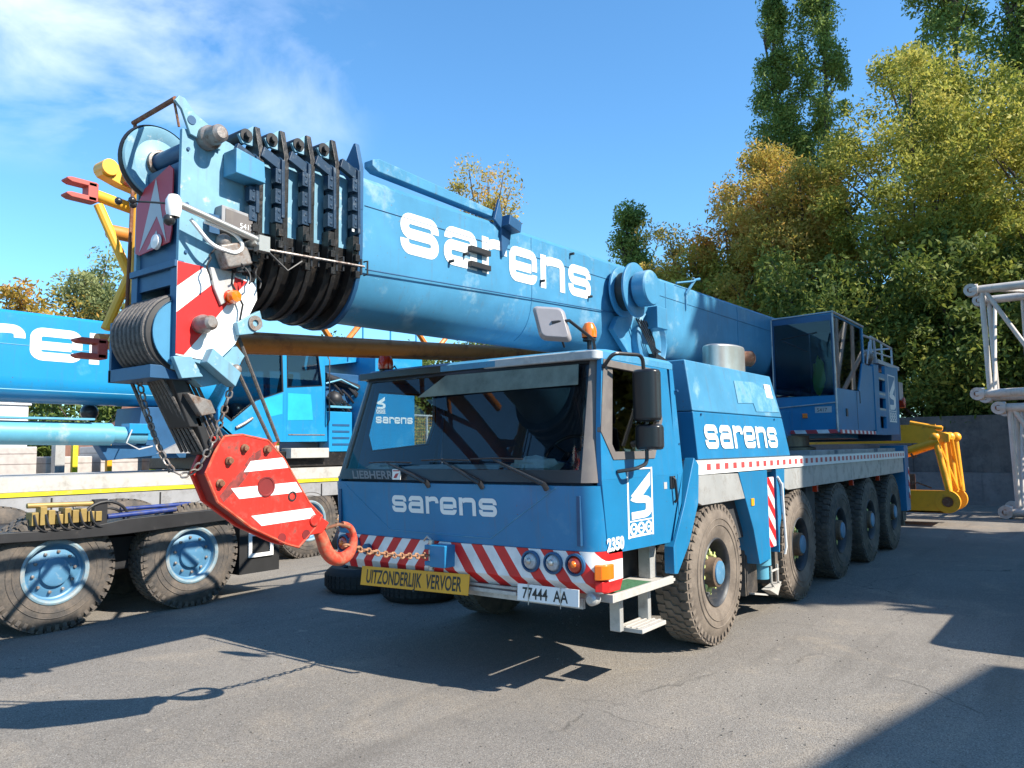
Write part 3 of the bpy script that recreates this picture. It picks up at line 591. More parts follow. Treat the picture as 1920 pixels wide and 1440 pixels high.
# wipers
for (x0, za, x1, zb) in ((-.33, 1.69, -.85, 1.86), (.29, 1.69, -.16, 1.88), (.95, 1.69, .42, 1.89)):
    mb = MB(); yb_ = -1.965
    mb.path([(x0, yb_ + .02, za - .04), (x0, yb_ - .02, za), (x1, yb_ - .0, zb)], [.024, .022, .008], 8)
    mb.path([(x1 - .26, yb_ + .018, zb + .00), (x1, yb_ - .0, zb + .008), (x1 + .30, yb_ + .018, zb + .0)], .007, 6)
    P(mb, 'wiper', 'soft_black')
mb = MB(); mb.box(XR + .0005, XR + .0018, -.432, -.424, 1.15, 1.72); P(mb, 'door_seam', 'navy')
for y_, z_ in ((-.33, 2.5), (-.33, 2.0), (.35, 2.30), (2.6, 2.30)):
    mb = MB(); mb.tube((1.27 if y_ > 0 else 1.335, y_, z_), (1.30 if y_ > 0 else 1.36, y_, z_), .012, 8); P(mb, 'fastener', 'navy')
mb = MB(); mb.box(XR + .0005, XR + .004, -.72, -.66, 1.60, 1.66); P(mb, 'door_sticker', 'sign_grey')
# writing on the front
mb = MB(); sc = 1.268 / 8.2
logo_word(mb, lambda x, y, l: (-.815 + x * sc, yfront(-.815 + x * sc, 1.405 + y * .155) - .004 - l, 1.405 + y * .155)); P(mb, 'front_lettering', 'white', 0, 0)
text_obj('maker_lettering', 'LIEBHERR', .105, face_mat((-1.315, -1.972, 1.712), (1, 0, 0), (0, -.2, 1)), 'text_grey', crane, sx=1.25, bold=.003)
mb = MB(); mb.box(-.765, -.665, -1.976, -1.966, 1.705, 1.80)
P(mb, 'windscreen_sticker', 'white')
mb = MB(); mb.add([(-.75, -1.9775, 1.72), (-.71, -1.9775, 1.72), (-.68, -1.9775, 1.765), (-.72, -1.9775, 1.76)], [(0, 1, 2, 3)]); mb.add([(-.755, -1.9775, 1.782), (-.675, -1.9775, 1.782), (-.675, -1.9775, 1.792), (-.755, -1.9775, 1.792)], [(0, 1, 2, 3)]); P(mb, 'sticker_print', 'sign_red', 0, 0)
# lamps, plates, tow shackle bracket on the bumper
def lampy(x): 
    u = (XR - .16 - x) / (XR - XL - .32); return -1.88 - .05 * 4 * u * (1 - u)
for x, m_ in ((.76, 'lens'), (.97, 'lens'), (1.17, 'amber_red'), (-1.37, 'lens'), (-1.54, 'amber_red')):
    y = lampy(x); mb = MB(); mb.lathe((x, y - .012, 1.065), (0, -1, 0), [(.088, -.03), (.088, .004), (.072, .010), (.068, -.01)], 28); h = P(mb, 'headlight' if m_ == 'lens' else 'turn_signal', 'navy')
    mb = MB(); mb.lathe((x, y - .012, 1.065), (0, -1, 0), [(.068, -.008), (.055, .012), (.03, .022), (0, .026)], 24); mb.build('lens', m_, h)
    mb = MB(); mb.sphere((x, y - .028, 1.07), .028); mb.build('bulb', 'steel' if m_ == 'lens' else 'amber', h)
mb = MB(); mb.pz([(1.335, -1.885), (1.39, -1.86), (1.425, -1.80), (1.425, -1.72), (1.37, -1.72), (1.35, -1.80), (1.33, -1.84)], .955, 1.075); P(mb, 'corner_indicator', 'amber', .012)
for z in (.975, 1.01, 1.05):
    pass
mb = MB(); mb.pz([(1.33, -1.865), (1.385, -1.84), (1.405, -1.77), (1.37, -1.74)], .865, .945); P(mb, 'corner_reflector', 'stripe_red', .006)
mb = MB(); mb.box(.02, .60, -1.90, -1.86, .77, .80); mb.box(.02, .60, -1.89, -1.86, .815, .835); mb.box(-.3, 1.2, -1.84, -1.80, .72, .80); mb.box(.0, .03, -1.9, -1.86, .77, .84); P(mb, 'plate_rail', 'aluminium')
mb = MB(); mb.lathe((1.27, -1.80, .80), (0, -1, 0), [(.05, -.04), (.05, .03), (.03, .05), (0, .05)], 16); P(mb, 'tow_eye_cover', 'aluminium')
A = Vector((-1.19, -1.955, .878)); B = Vector((.12, -1.93, .905)); r_ = (B - A).normalized(); up = Vector((.02, .12, 1)).normalized(); n_ = r_.cross(up)
mb = MB(); mb.obox(A + r_ * .66 - up * .085, r_ * .66, up * .088, n_ * .004); P(mb, 'warning_plate', 'plate_yellow', .002)
text_obj('plate_lettering', 'UITZONDERLIJK', .172, face_mat(A + r_ * .07 - up * .145 + n_ * .0062, r_, up), 'text_black', crane, sx=.56, bold=.003)
text_obj('plate_lettering', 'VERVOER', .172, face_mat(A + r_ * .83 - up * .145 + n_ * .0062, r_, up), 'text_black', crane, sx=.56, bold=.003)
A = Vector((.625, -1.91, .877)); r_ = Vector((1, .0, .004)).normalized(); up = Vector((0, .05, 1)).normalized(); n_ = r_.cross(up)
mb = MB(); mb.obox(A + r_ * .295 - up * .065, r_ * .295, up * .066, n_ * .004); P(mb, 'number_plate', 'white', .002)
text_obj('number_plate_lettering', '77444  AA', .125, face_mat(A + r_ * .05 - up * .11 + n_ * .0062, r_, up), 'text_black', crane, sx=.80, bold=.002)
mb = MB()
for x in (.74, 1.05): mb.path([(x, -1.925, .90), (x, -1.925, .72)], .004, 6)
P(mb, 'plate_clips', 'steel')
mb = MB(); mb.box(-.22, -.04, -2.06, -1.90, .96, 1.15); mb.box(-.32, -.22, -2.02, -1.92, .96, 1.0); mb.box(-.32, -.22, -2.02, -1.92, 1.10, 1.14); P(mb, 'tow_bracket', 'blue', .008)
mb = MB(); mb.tube((-.27, -1.98, .92), (-.27, -1.98, 1.18), .026, 12); mb.path([(-.27, -1.98, 1.18), (-.31, -1.99, 1.21), (-.36, -1.98, 1.17)], .01, 6); P(mb, 'tow_pin', 'steel')
mb = MB(); mb.lathe((-1.15, -1.915, 1.04), (0, -1, 0), [(.05, 0), (.05, .04), (.03, .05), (0, .05)], 16); P(mb, 'tow_socket', 'navy')
# steps
mb = MB(); mb.box(1.02, 1.385, -1.60, -.56, .775, .80); mb.box(1.355, 1.387, -1.67, -.60, .76, .825); mb.box(1.02, 1.387, -1.69, -1.66, .76, .825); st = P(mb, 'upper_step', 'deck_white', .004)
mb = MB(); mb.box(1.08, 1.345, -1.60, -.90, .8005, .812); mb.build('grip_plate', 'grate_green', st)
for y in (-1.36, -.86): mb = MB(); mb.box(1.16, 1.26, y, y + .06, .46, .775); P(mb, 'step_bracket', 'aluminium', .006)
mb = MB(); mb.box(1.10, 1.22, -.72, -.60, .80, 1.14); P(mb, 'step_bracket', 'aluminium', .006)
mb = MB(); mb.box(1.16, 1.40, -1.24, -.80, .44, .475)
for k in range(4): mb.box(1.17 + k * .055, 1.19 + k * .055, -1.23, -.81, .4751, .484)
P(mb, 'lower_step', 'deck_white', .005)
mb = MB(); mb.box(-1.6, 1.0, -1.45, -.55, .80, 1.16); mb.box(-1.735, -1.0, -1.66, -.60, .775, .81); P(mb, 'cab_underside', 'frame_dark')
# mirrors
def rbox(mb, c, h, r=.05):
    x, y, z = c; a, b_, c_ = h; mb.pz([(x + sx * (a - r) + r * math.cos(t_), y + sy * (b_ - r) + r * math.sin(t_)) for sx, sy, t0 in ((1, 1, 0), (-1, 1, math.pi / 2), (-1, -1, math.pi), (1, -1, 3 * math.pi / 2)) for t_ in [t0 + k * math.pi / 8 for k in range(5)]], z - c_, z + c_)
mr_ = sub('mirror', crane, (1.50, -1.35, 2.2))
mb = MB(); rbox(mb, (1.54, -1.32, 2.40), (.115, .075, .215), .06); mb.build('mirror_housing', 'soft_black', mr_, .03)
mb = MB(); rbox(mb, (1.545, -1.30, 2.055), (.115, .075, .105), .06); mb.build('mirror_housing', 'soft_black', mr_, .03)
mb = MB(); mb.path(rnd([(1.33, -1.66, 2.62), (1.42, -1.66, 2.73), (1.53, -1.36, 2.73), (1.53, -1.34, 2.55)], .06), .016, 8); mb.build('mirror_arm', 'soft_black', mr_); mb = MB(); mb.path([(1.53, -1.32, 2.2), (1.53, -1.32, 2.14)], .018, 8); mb.build('mirror_arm', 'soft_black', mr_); mb = MB()
mb.path(rnd([(1.53, -1.33, 2.0), (1.53, -1.33, 1.84), (1.50, -1.48, 1.80), (1.38, -1.56, 1.78)], .05), .016, 8); mb.build('mirror_arm', 'soft_black', mr_)
mr2 = sub('mirror', crane, (1.1, -1.8, 2.8))
mb = MB(); c0 = Vector((1.02, -1.93, 2.98)); u1 = Vector((.86, .5, -.1)).normalized(); u2 = Vector((-.28, .0, 1)).normalized(); u3 = u1.cross(u2)
pl = [c0 + u1 * (sx * .085 + .05 * math.cos(t_)) + u2 * (sy * .105 + .05 * math.sin(t_)) for sx, sy, t0 in ((1, 1, 0), (-1, 1, math.pi / 2), (-1, -1, math.pi), (1, -1, 3 * math.pi / 2)) for t_ in [t0 + k * math.pi / 8 for k in range(5)]]
mb.loft([p - u3 * .02 for p in pl], [c0 + (p - c0) * .8 + u3 * .03 for p in pl]); mb.build('mirror_housing', 'mirror_back', mr2, .008)
mb = MB(); mb.path([c0 + u3 * .03, (1.14, -1.86, 3.0), (1.24, -1.66, 2.86), (1.22, -1.60, 2.78)], .014, 8); mb.path([(1.05, -1.80, 2.8), (1.08, -1.88, 2.85), (1.1, -1.87, 2.95)], .010, 8); mb.build('mirror_arm', 'soft_black', mr2)
def beacon(x, y, z, m_, s=1.0, ax=(0, 0, 1)):
    mb = MB(); mb.lathe((x, y, z), ax, [(.055 * s, 0), (.055 * s, .02), (.045 * s, .03)], 20); b0 = P(mb, 'beacon', 'soft_black')
    mb = MB(); mb.lathe((x, y, z), ax, [(.062 * s, .03), (.066 * s, .07 * s), (.06 * s, .11 * s), (.04 * s, .15 * s), (0, .165 * s)], 24); mb.build('beacon_lens', m_, b0)
beacon(1.12, -1.52, 2.87, 'amber'); mb = MB(); mb.tube((1.12, -1.52, 2.79), (1.12, -1.52, 2.88), .02); P(mb, 'beacon_post', 'soft_black')
beacon(-1.25, -1.60, 2.77, 'amber_red', 1.2)
mb = MB(); mb.path([(-1.18, -1.6, 2.78), (-1.1, -1.62, 2.82), (-1.05, -1.62, 2.76)], .008, 6); P(mb, 'beacon_cable', 'soft_black')
# ---- housing behind the cab
mb = MB()
Tt = [(1.20, .20), (1.20, 2.78), (-1.5, 2.78), (-1.5, .20)]; Tm = [(1.285, .17), (1.285, 2.93), (-1.6, 2.93), (-1.6, .17)]; Tb = [(1.365, .04), (1.365, 2.60), (-1.7, 2.60), (-1.7, .04)]; Tb2 = [(1.34, .14), (1.34, 3.03), (-1.68, 3.03), (-1.68, .14)]
mb.loft(L3(Tm, 2.33), L3(Tt, 2.86)); P(mb, 'engine_hood', 'faded_blue', .015)
mb = MB(); mb.loft(L3(Tb2, 1.845), L3([(x - .002 if x > 0 else x, y + .003) for x, y in Tm], 2.327)); eh = P(mb, 'engine_housing', 'blue', .012)
mb = MB(); sc = 2.27 / 8.2
logo_word(mb, lambda x, y, l: (1.3405 - (1.95 + y * .25 - 1.845) * .114 + .006 + l, .36 + x * sc, 1.95 + y * .25)); mb.build('side_lettering', 'white', eh, smooth=0)
mb = MB(); mb.loft([(1.287 - (z - 2.33) * .16 + .003, y, z) for y, z in ((1.45, 2.72), (2.10, 2.74), (2.75, 2.60), (2.85, 2.40), (2.0, 2.38), (1.95, 2.48), (1.45, 2.46))], [(1.287 - (z - 2.33) * .16 + .0045, y, z) for y, z in ((1.45, 2.72), (2.10, 2.74), (2.75, 2.60), (2.85, 2.40), (2.0, 2.38), (1.95, 2.48), (1.45, 2.46))]); P(mb, 'worn_sticker', 'sticker_pale')
mb = MB(); mb.loft([(1.287 - (z - 2.33) * .16 + .005, y, z) for y, z in ((2.45, 2.74), (2.68, 2.74), (2.70, 2.57), (2.47, 2.57))], [(1.287 - (z - 2.33) * .16 + .0065, y, z) for y, z in ((2.45, 2.74), (2.68, 2.74), (2.70, 2.57), (2.47, 2.57))]); P(mb, 'label_plate', 'white')
# exhaust
mb = MB(); cc = (.82, 2.22)
ov = [(cc[0] + .22 * math.cos(a), cc[1] + .42 * math.sin(a)) for a in [i * math.pi / 16 for i in range(32)]]
mb.pz(ov, 2.86, 3.22); P(mb, 'exhaust_silencer', 'steel', .03)
mb = MB(); mb.tube((.80, 2.5, 3.10), (.98, 2.72, 3.10), .10, 20); mb.lathe((.98, 2.72, 3.10), (.63, .77, 0), [(.10, 0), (.105, .0), (.08, .03), (.0, .03)], 20); P(mb, 'exhaust_outlet', 'rust')
# ---- telescopic boom
def sect(cx, hw, zt, zb, zs, off=0, n=9):
    h = hw + off; zt += off; zb -= off; c_ = .045
    right = [(cx + h - c_, zt), (cx + h, zt - c_), (cx + h, zs)]
    arc = [(cx + h * math.cos(a) ** .85 if a < math.pi / 2 - .01 else cx, zs - (zs - zb) * math.sin(a) ** .95) for a in [math.pi / 2 * i / n for i in range(1, n + 1)]]
    pts = right + arc; left = [(2 * cx - x, z) for x, z in reversed(pts[:-1])]; return pts + left
SL = .0166
def boomtube(mb, cx, hw, zt, zb, zs, y0, y1):
    A = [(x, y0, z + SL * y0) for x, z in sect(cx, hw, zt, zb, zs)]; B = [(x, y1, z + SL * y1) for x, z in sect(cx, hw, zt, zb, zs)]
    mb.loft(A, B)
HB = .38
mb = MB(); boomtube(mb, XC, HB, 4.09, 3.02, 3.50, -3.28, 9.4)
boom = P(mb, 'boom', 'faded_blue', 0, 30)
bsub = lambda mb, name, m, bevel=0, sm=35: mb.build(name, m, boom, bevel, sm)
bx = XC + HB
mb = MB(); sc = 2.93 / 8.2
logo_word(mb, lambda x, y, l: (bx + .003 + l, -2.83 + x * sc, 3.575 + y * .335 + SL * (-2.83 + x * sc)), w=.26); bsub(mb, 'boom_lettering', 'white', 0, 0)
mb = MB()
for z, r in ((3.86, .0035), (3.37, .006)):
    mb.path([(bx + .002 if z > 3.5 else bx + .015, -3.2, z + SL * -3.2), (bx + .002 if z > 3.5 else bx + .015, .55, z + .12 * (z < 3.5) + SL * .55)], r, 6)
mb.path([(bx + .002, .9, 3.86 + SL * .9), (bx + .002, 8, 3.80 + SL * 8)], .0035, 6)
bsub(mb, 'boom_seam', 'navy')
mb = MB(); bar = [(-3.10, 4.20), (-3.03, 4.225), (-1.55, 4.165), (-1.55, 4.10), (-3.04, 4.12), (-3.10, 4.15)]; mb.px(bar, bx - .12, bx - .02); bsub(mb, 'top_rail_bar', 'faded_blue', .008)
mb = MB(); mb.px([(-1.66, 4.06), (-1.58, 4.28), (-1.54, 4.10), (-1.40, 4.04), (-1.42, 3.93), (-1.52, 3.74), (-1.545, 3.74), (-1.56, 4.0)], bx + .002, bx + .03); mb.obox((bx + .05, -1.46, 4.05), (.07, 0, 0), (0, .09, -.02), (0, .01, .05)); bsub(mb, 'rail_bracket', 'navy', .005)
mb = MB()
for z in (3.72, 3.585): mb = MB(); mb.box(bx + .004, bx + .05, -2.01, -1.74, z - .025, z + .025); bsub(mb, 'boom_lug', 'black', .004)
for y, z in ((-2.06, 3.66), (-2.25, 3.56), (-.9, 3.62), (.0, 3.6), (-.35, 4.0)): mb = MB(); mb.tube((bx, y, z), (bx + .05, y, z), .014, 8); bsub(mb, 'boom_lug', 'black')
mb = MB(); mb.path([(bx + .015, 2.5, 4.02), (bx + .10, 2.62, 4.22), (bx + .13, 2.7, 4.24)], .02, 8); mb.path([(bx + .1, 2.6, 4.20), (bx + .02, 2.2, 4.12)], .014, 6); mb.path([(bx + .01, 2.5, 3.8), (bx + .02, 2.5, 4.05)], .012, 6); bsub(mb, 'boom_stay', 'faded_blue')
mb = MB()
for y_ in (-1.05, 1.9, 4.4): 
    pr_ = sect(XC, HB + .002, 4.09, 3.02, 3.50); mb.path([(x, y_, z + SL * y_) for x, z in pr_[1:10]], .005, 6)
bsub(mb, 'weld_bead', 'faded_blue')
# telescopic sections and their collars
ys = [-4.08, -3.90, -3.70, -3.50, -3.30]; hws = [.275, .30, .325, .35, .38]
for i, (y, hw) in enumerate(zip(ys, hws)):
    zt = 4.09 - (.38 - hw) * .9; zb = 3.02 + (.38 - hw) * .55; zs = 3.50
    if i < 4:
        mb = MB(); boomtube(mb, XC + .0, hw + .012, zt - .0, zb + .0, zs, y + .03, ys[i + 1] - .05)
        zz_ = lambda f: sum(mb.v[q][2] for q in f) / len(f)
        mb.m = [1 if zz_(f) < 3.42 else 0 for f in mb.f]; P(mb, 'telescopic_section', ['head_blue', 'grease'], 0, 30)
    # flange ring with pointed upper ears
    mb = MB(); o_ = .075; S_ = sect(XC, hw, zt, zb, zs, 0); O_ = sect(XC, hw, zt, zb, zs, o_)
    n = len(S_)
    A = [(x, y - .018, z + SL * y) for x, z in S_]; B = [(x, y - .018, z + SL * y) for x, z in O_]
    mb.ring(O_, S_, lambda p, t_: (p[0], y - .018 + t_, p[1] + SL * y), .036)
    for s in (1, -1):
        q = [(XC + s * (hw + o_ + .002), zt - .30 + SL * y), (XC + s * (hw + o_ + .004), zt + .02 + SL * y), (XC + s * (hw + .03), zt + .21 + SL * y), (XC + s * (hw + .01), zt + .21 + SL * y), (XC + s * (hw - .14), zt + .01 + SL * y), (XC + s * (hw - .14), zt - .0 + SL * y)]
        mb.py(q, y - .02, y + .019)
    col_ = P(mb, 'section_collar', 'grease' if i < 4 else 'navy', .003)
    # upper half painted plate + bolted guide pads + lower greasy shoe
    mb = MB()
    ptop = [(XC + hw + o_ - .03, zt + .015), (XC + hw + o_ + .015, zt - .02), (XC + hw + o_ + .020, 3.60), (XC + hw - .0, 3.58), (XC + hw, zt - .03)]
    mb.py([(x, z + SL * y) for x, z in ptop], y - .045, y - .02)
    for zc in (zt - .13, zt - .27, zt - .40):
        mb.box(XC + hw + .03, XC + hw + .085, y - .09, y - .03, zc - .055 + SL * y, zc + .045 + SL * y)
        for dz in (-.03, .02): mb.tube((XC + hw + .065, y - .06, zc + dz + SL * y), (XC + hw + .09, y - .06, zc + dz + SL * y), .012, 8)
    mb.obox((XC + hw + .05, y - .09, zt - .03 + SL * y), (.02, 0, 0), (0, .09, -.035), (0, .012, .035)); mb.build('guide_pads', 'pad_blue', col_, .004)
    mb = MB()
    R1 = [(XC + (hw + .075) * math.cos(a), 3.50 - (3.50 - zb + .07) * math.sin(a)) for a in [math.pi * k / 16 for k in range(17)]]
    R2 = [(XC + (hw - .0) * math.cos(a), 3.50 - (3.50 - zb + .0) * math.sin(a)) for a in [math.pi * k / 16 for k in range(17)]]
    R1 = [(XC + hw + .075, 3.58)] + R1 + [(XC - hw - .075, 3.58)]; R2 = [(XC + hw, 3.58)] + R2 + [(XC - hw, 3.58)]
    mb.loft([(x, y - .075, z + SL * y) for x, z in R1 + R2[::-1]], [(x, y - .021, z + SL * y) for x, z in R1 + R2[::-1]])
    for zc in (3.50, 3.42, 3.30): mb.box(XC + hw + .06, XC + hw + .10, y - .07, y - .03, zc - .03 + SL * y, zc + .02 + SL * y)
    mb.build('lower_shoe', 'grease', col_, .003)
    mb = MB(); zc = 3.36 + SL * y; mb.path([(XC + hw + .06, y - .02, zc - .06), (XC + hw + .10, y - .02, zc - .06), (XC + hw + .10, y - .02, zc + .05), (XC + hw + .06, y - .02, zc + .05)], .009, 6); mb.path([(XC + hw + .06, y + .04, zc - .05), (XC + hw + .10, y + .04, zc - .05), (XC + hw + .10, y + .04, zc + .05), (XC + hw + .06, y + .04, zc + .05)], .007, 6)
    mb.build('rope_guide', 'black', col_)
    mb = MB(); mb.box(XC + hw + .071, XC + hw + .075, y - .085, y - .065, 3.61 + SL * y, 3.64 + SL * y); mb.build('mark', 'white', col_)
    if i < 4:
        for s in (1, -1): mb = MB(); mb.tube((XC + s * (hw - .20), y - .075, zt + .065), (XC + s * (hw + .02), y - .075, zt + .065), .045, 18); mb.tube((XC + s * (hw + .02), y - .075, zt + .065), (XC + s * (hw + .05), y - .075, zt + .065), .022, 12); mb.build('guide_roller', 'black', col_)
        mb = MB(); mb.px([(y - .02, zt + .15), (y - .13, zt + .06), (y - .10, zt + .01), (y - .02, zt + .01)], XC + hw - .01, XC + hw + .012); mb.build('roller_cheek', 'head_blue', col_)
mb = MB(); mb.path([(XC + .37, -4.22, 3.27), (XC + .40, -4.1, 3.29), (XC + .49, -3.3, 3.305)], .009, 6); P(mb, 'measuring_cable', 'old_steel')
# ---- boom head
HR, HL = .09, -.45
prof = [(-4.59, 3.97), (-4.60, 2.56), (-4.36, 2.50), (-4.20, 2.66), (-4.05, 2.97), (-4.035, 3.90), (-4.26, 3.98), (-4.40, 4.00)]
mb = MB(); mb.px(prof, HR - .03, HR); mb.px(prof, HL, HL + .03); head = P(mb, 'boom_head', 'head_blue', .003)
hs = lambda mb, name, m, bevel=0, sm=35: mb.build(name, m, head, bevel, sm)
mb = MB(); mb.box(HL + .03, HR - .03, -4.57, -4.54, 3.12, 3.78); mb.box(HL + .03, HR - .03, -4.55, -4.05, 3.75, 3.78); mb.box(HL - .005, HR + .004, -4.62, -4.56, 3.10, 3.14); mb.box(HR - .07, HR + .003, -4.605, -4.57, 2.52, 3.10); mb.box(HL - .003, HL + .07, -4.605, -4.57, 2.52, 3.10)
mb.box(HL + .03, HR - .03, -4.40, -4.37, 2.95, 3.8); mb.box(HL + .03, HR - .03, -4.59, -4.56, 3.00, 3.10); hs(mb, 'front_plate', 'navy', .003)  # navy puts the shade on the head's front into the colour
mb = MB(); mb.px([(-4.55, 3.94), (-4.61, 4.08), (-4.655, 4.12), (-4.63, 4.16), (-4.59, 4.155), (-4.52, 4.08), (-4.38, 4.02), (-4.34, 3.9)], HR + .001, HR + .025); hs(mb, 'ear_plate', 'head_blue', .004)
mb = MB(); mb.lathe((HR + .026, -4.545, 4.03), (1, 0, 0), [(.028, 0), (.028, .004), (0, .004)], 20); hs(mb, 'ear_hole', 'navy')
mb = MB(); mb.path([(HR, -4.64, 4.14), (HL - .05, -4.60, 4.16)], .016, 10); mb.path([(HR - .02, -4.635, 4.13), (HR - .02, -4.60, 3.98)], .008, 6); mb.path([(HL - .03, -4.60, 4.15), (HL - .03, -4.56, 3.7)], .012, 6); hs(mb, 'rope_keeper', 'rust')
# sheaves in the top of the head
sy, sz = -4.50, 3.87
mb = MB(); mb.lathe((-.33, sy, sz), (1, 0, 0), [(0, 0), (.06, 0), (.09, -.012), (.16, -.018), (.19, -.002), (.235, .004), (.245, -.008), (.22, -.03), (.245, -.052), (.235, -.062), (.0, -.06)], 48); sh = hs(mb, 'top_sheave', 'head_blue', 0, 30)
mb = MB(); mb.lathe((-.33, sy, sz), (1, 0, 0), [(.252, -.005), (.262, -.03), (.252, -.055), (.24, -.03)], 48, closed=True); mb.build('sheave_rim', 'black', sh)
mb = MB(); mb.lathe((-.33, sy, sz), (1, 0, 0), [(.088, -.012), (.088, .02), (.07, .022), (.06, .0)], 28); mb.build('bearing_ring', 'old_steel', sh)
mb = MB(); mb.tube((-.33, sy, sz), (HR - .03, sy, sz), .062, 24); hs(mb, 'sheave_axle', 'navy')
mb = MB(); mb.lathe((HR, -4.43, 3.95), (1, 0, 0), [(.075, 0), (.075, .06), (.06, .075), (.055, .16), (.035, .18), (0, .18)], 28); hs(mb, 'upper_pin', 'old_steel')
mb = MB(); mb.px([(-4.31, 3.90), (-4.10, 3.86), (-4.09, 3.72), (-4.31, 3.735)], HR + .002, HR + .15); hs(mb, 'lamp_box', 'faded_blue', .008)
mb = MB(); mb.px([(-4.36, 3.53), (-4.12, 3.51), (-4.12, 3.36), (-4.36, 3.37)], HR + .002, HR + .08); cb = hs(mb, 'control_box', 'deck_grey', .006)
mb = MB(); mb.px([(-4.335, 3.51), (-4.14, 3.49), (-4.14, 3.39), (-4.335, 3.40)], HR + .081, HR + .084); mb.build('nameplate', 'trim_grey', cb)
text_obj('nameplate_number', '5417', .05, face_mat((HR + .0855, -4.235, 3.405), (0, 1, 0), (0, 0, 1)), 'white', cb)
# warning board with a triangle on the front of the head
A0 = Vector((-.41, -4.60, 3.24)); ux = Vector((1, .02, 0)); uz = Vector((0, 0, 1))
pt = lambda a, b_, o_=0: A0 + ux * a + uz * b_ + Vector((0, -o_, 0))
mb = MB(); bd = [(0, .02), (.05, 0), (.40, .03), (.42, .1), (.42, .49), (.38, .52), (.09, .43), (0, .33)]
mb.loft([pt(*p) for p in bd], [pt(*p, .008) for p in bd]); wb = hs(mb, 'warning_board', 'sign_red')
mb = MB(); mb.add([pt(.05, .02, .0095), pt(.23, .47, .0095), pt(.37, .03, .0095), pt(.25, .22, .0095)], [(0, 1, 3), (1, 2, 3)]); mb.add([pt(.14, .02, .0096), pt(.25, .13, .0096), pt(.30, .03, .0096)], [(0, 1, 2)]); mb.build('warning_triangle', 'sign_grey', wb, smooth=0)
mb = MB(); mb.lathe(pt(.27, .05, .012), (0, -1, 0), [(.05, 0), (.045, .02), (.0, .03)], 24); hs(mb, 'white_disc', 'white')
# striped plate low on the side
q = [(-4.605, 3.135), (-4.50, 3.125), (-4.30, 3.13), (-4.05, 3.08), (-4.045, 2.98), (-4.20, 2.67), (-4.33, 2.54), (-4.60, 2.56)]
mb = MB(); mb.px(q, HR + .001, HR + .006); sp = hs(mb, 'striped_plate', 'white')
mb = MB(); X_ = HR + .0075
mb.loft([(X_, y, z) for y, z in ((-4.603, 3.133), (-4.43, 3.128), (-4.603, 2.98))], [(X_ + .001, y, z) for y, z in ((-4.603, 3.133), (-4.43, 3.128), (-4.603, 2.98))])
rb = [(-4.603, 2.82), (-4.28, 3.11), (-4.12, 3.085), (-4.18, 3.02), (-4.47, 2.66), (-4.55, 2.565), (-4.603, 2.57)]
mb.loft([(X_, y, z) for y, z in rb], [(X_ + .001, y, z) for y, z in rb]); mb.build('red_stripe', 'stripe_red', sp, smooth=0)
mb = MB(); mb.lathe((HR + .005, -4.45, 2.76), (1, 0, 0), [(.055, 0), (.06, .05), (.05, .07), (.045, .13), (.03, .145), (0, .145)], 24); hs(mb, 'lower_pin', 'old_steel')
mb = MB(); mb.lathe((HR + .03, -4.25, 2.96), (1, 0, 0), [(.04, 0), (.045, .03), (.035, .06), (0, .065)], 20); al = hs(mb, 'side_lamp', 'amber')
mb = MB(); mb.lathe((HR + .005, -4.26, 2.96), (1, 0, 0), [(.05, 0), (.045, .03), (0, .03)], 16); mb.box(HR, HR + .02, -4.25, -4.20, 2.98, 3.06); mb.build('lamp_base', 'amber_red', al)
# wind gauge arm and lamp cluster
mb = MB(); mb.tube((HR + .16, -4.15, 3.33), (HR + .13, -4.66, 3.44), .022, 14); mb.tube((HR + .02, -4.18, 3.30), (HR + .17, -4.16, 3.32), .025, 10); mb.box(HR + .13, HR + .19, -4.16, -4.08, 3.26, 3.36); arm = hs(mb, 'sensor_arm', 'steel')
mb = MB(); mb.lathe((HR + .12, -4.70, 3.40), (0, 0, 1), [(.035, -.04), (.045, .0), (.045, .06), (.03, .09), (0, .095)], 20); mb.build('sensor_head', 'white', arm)
mb = MB(); mb.sphere((HR + .11, -4.72, 3.34), .035); mb.path([(HR + .1, -4.72, 3.44), (HR - .0, -4.80, 3.45), (HR - .1, -4.86, 3.46)], .006, 6)
for a in (0, 2.1, 4.2): mb.sphere((HR - .1 + .05 * math.cos(a), -4.86 + .05 * math.sin(a), 3.455), .022, 10)
mb.build('anemometer', 'soft_black', arm)
mb = MB(); mb.path(rnd([(HR + .1, -4.58, 3.38), (HR + .12, -4.45, 3.24), (HR + .12, -4.28, 3.22), (HR + .12, -4.22, 3.28), (HR + .13, -4.30, 3.35), (HR + .12, -4.5, 3.38)], .06), .012, 8); hs(mb, 'cable_loop', 'white')
mb = MB()
r_ = random.Random(5)
for k in range(7):
    p0 = Vector((HR + .03, -4.30 + r_.uniform(-.06, .14), 3.28)); pts = [p0]
    for j in range(6): p0 = p0 + Vector((r_.uniform(-.01, .03), r_.uniform(-.05, .06), -r_.uniform(.01, .06))); p0.x = max(p0.x, HR + .015); pts.append(p0)
    mb.path(rnd(pts, .05, 3), .006, 6)
mb.path([(HR + .02, -4.12, 3.72), (HR + .02, -4.08, 3.6), (HR + .02, -4.09, 3.1)], .006, 6); mb.path([(HR + .02, -4.16, 3.72), (HR + .02, -4.12, 3.58), (HR + .02, -4.12, 3.15)], .006, 6)
mb.path([(HR + .16, -4.12, 3.30), (HR + .2, -3.95, 3.16), (HR + .22, -3.85, 3.24)], .007, 6)
mb.path([(HR + .03, -4.24, 3.2), (HR + .03, -4.25, 3.05), (HR + .05, -4.18, 2.92), (HR + .03, -4.19, 2.8)], .007, 6); hs(mb, 'wiring', 'black')
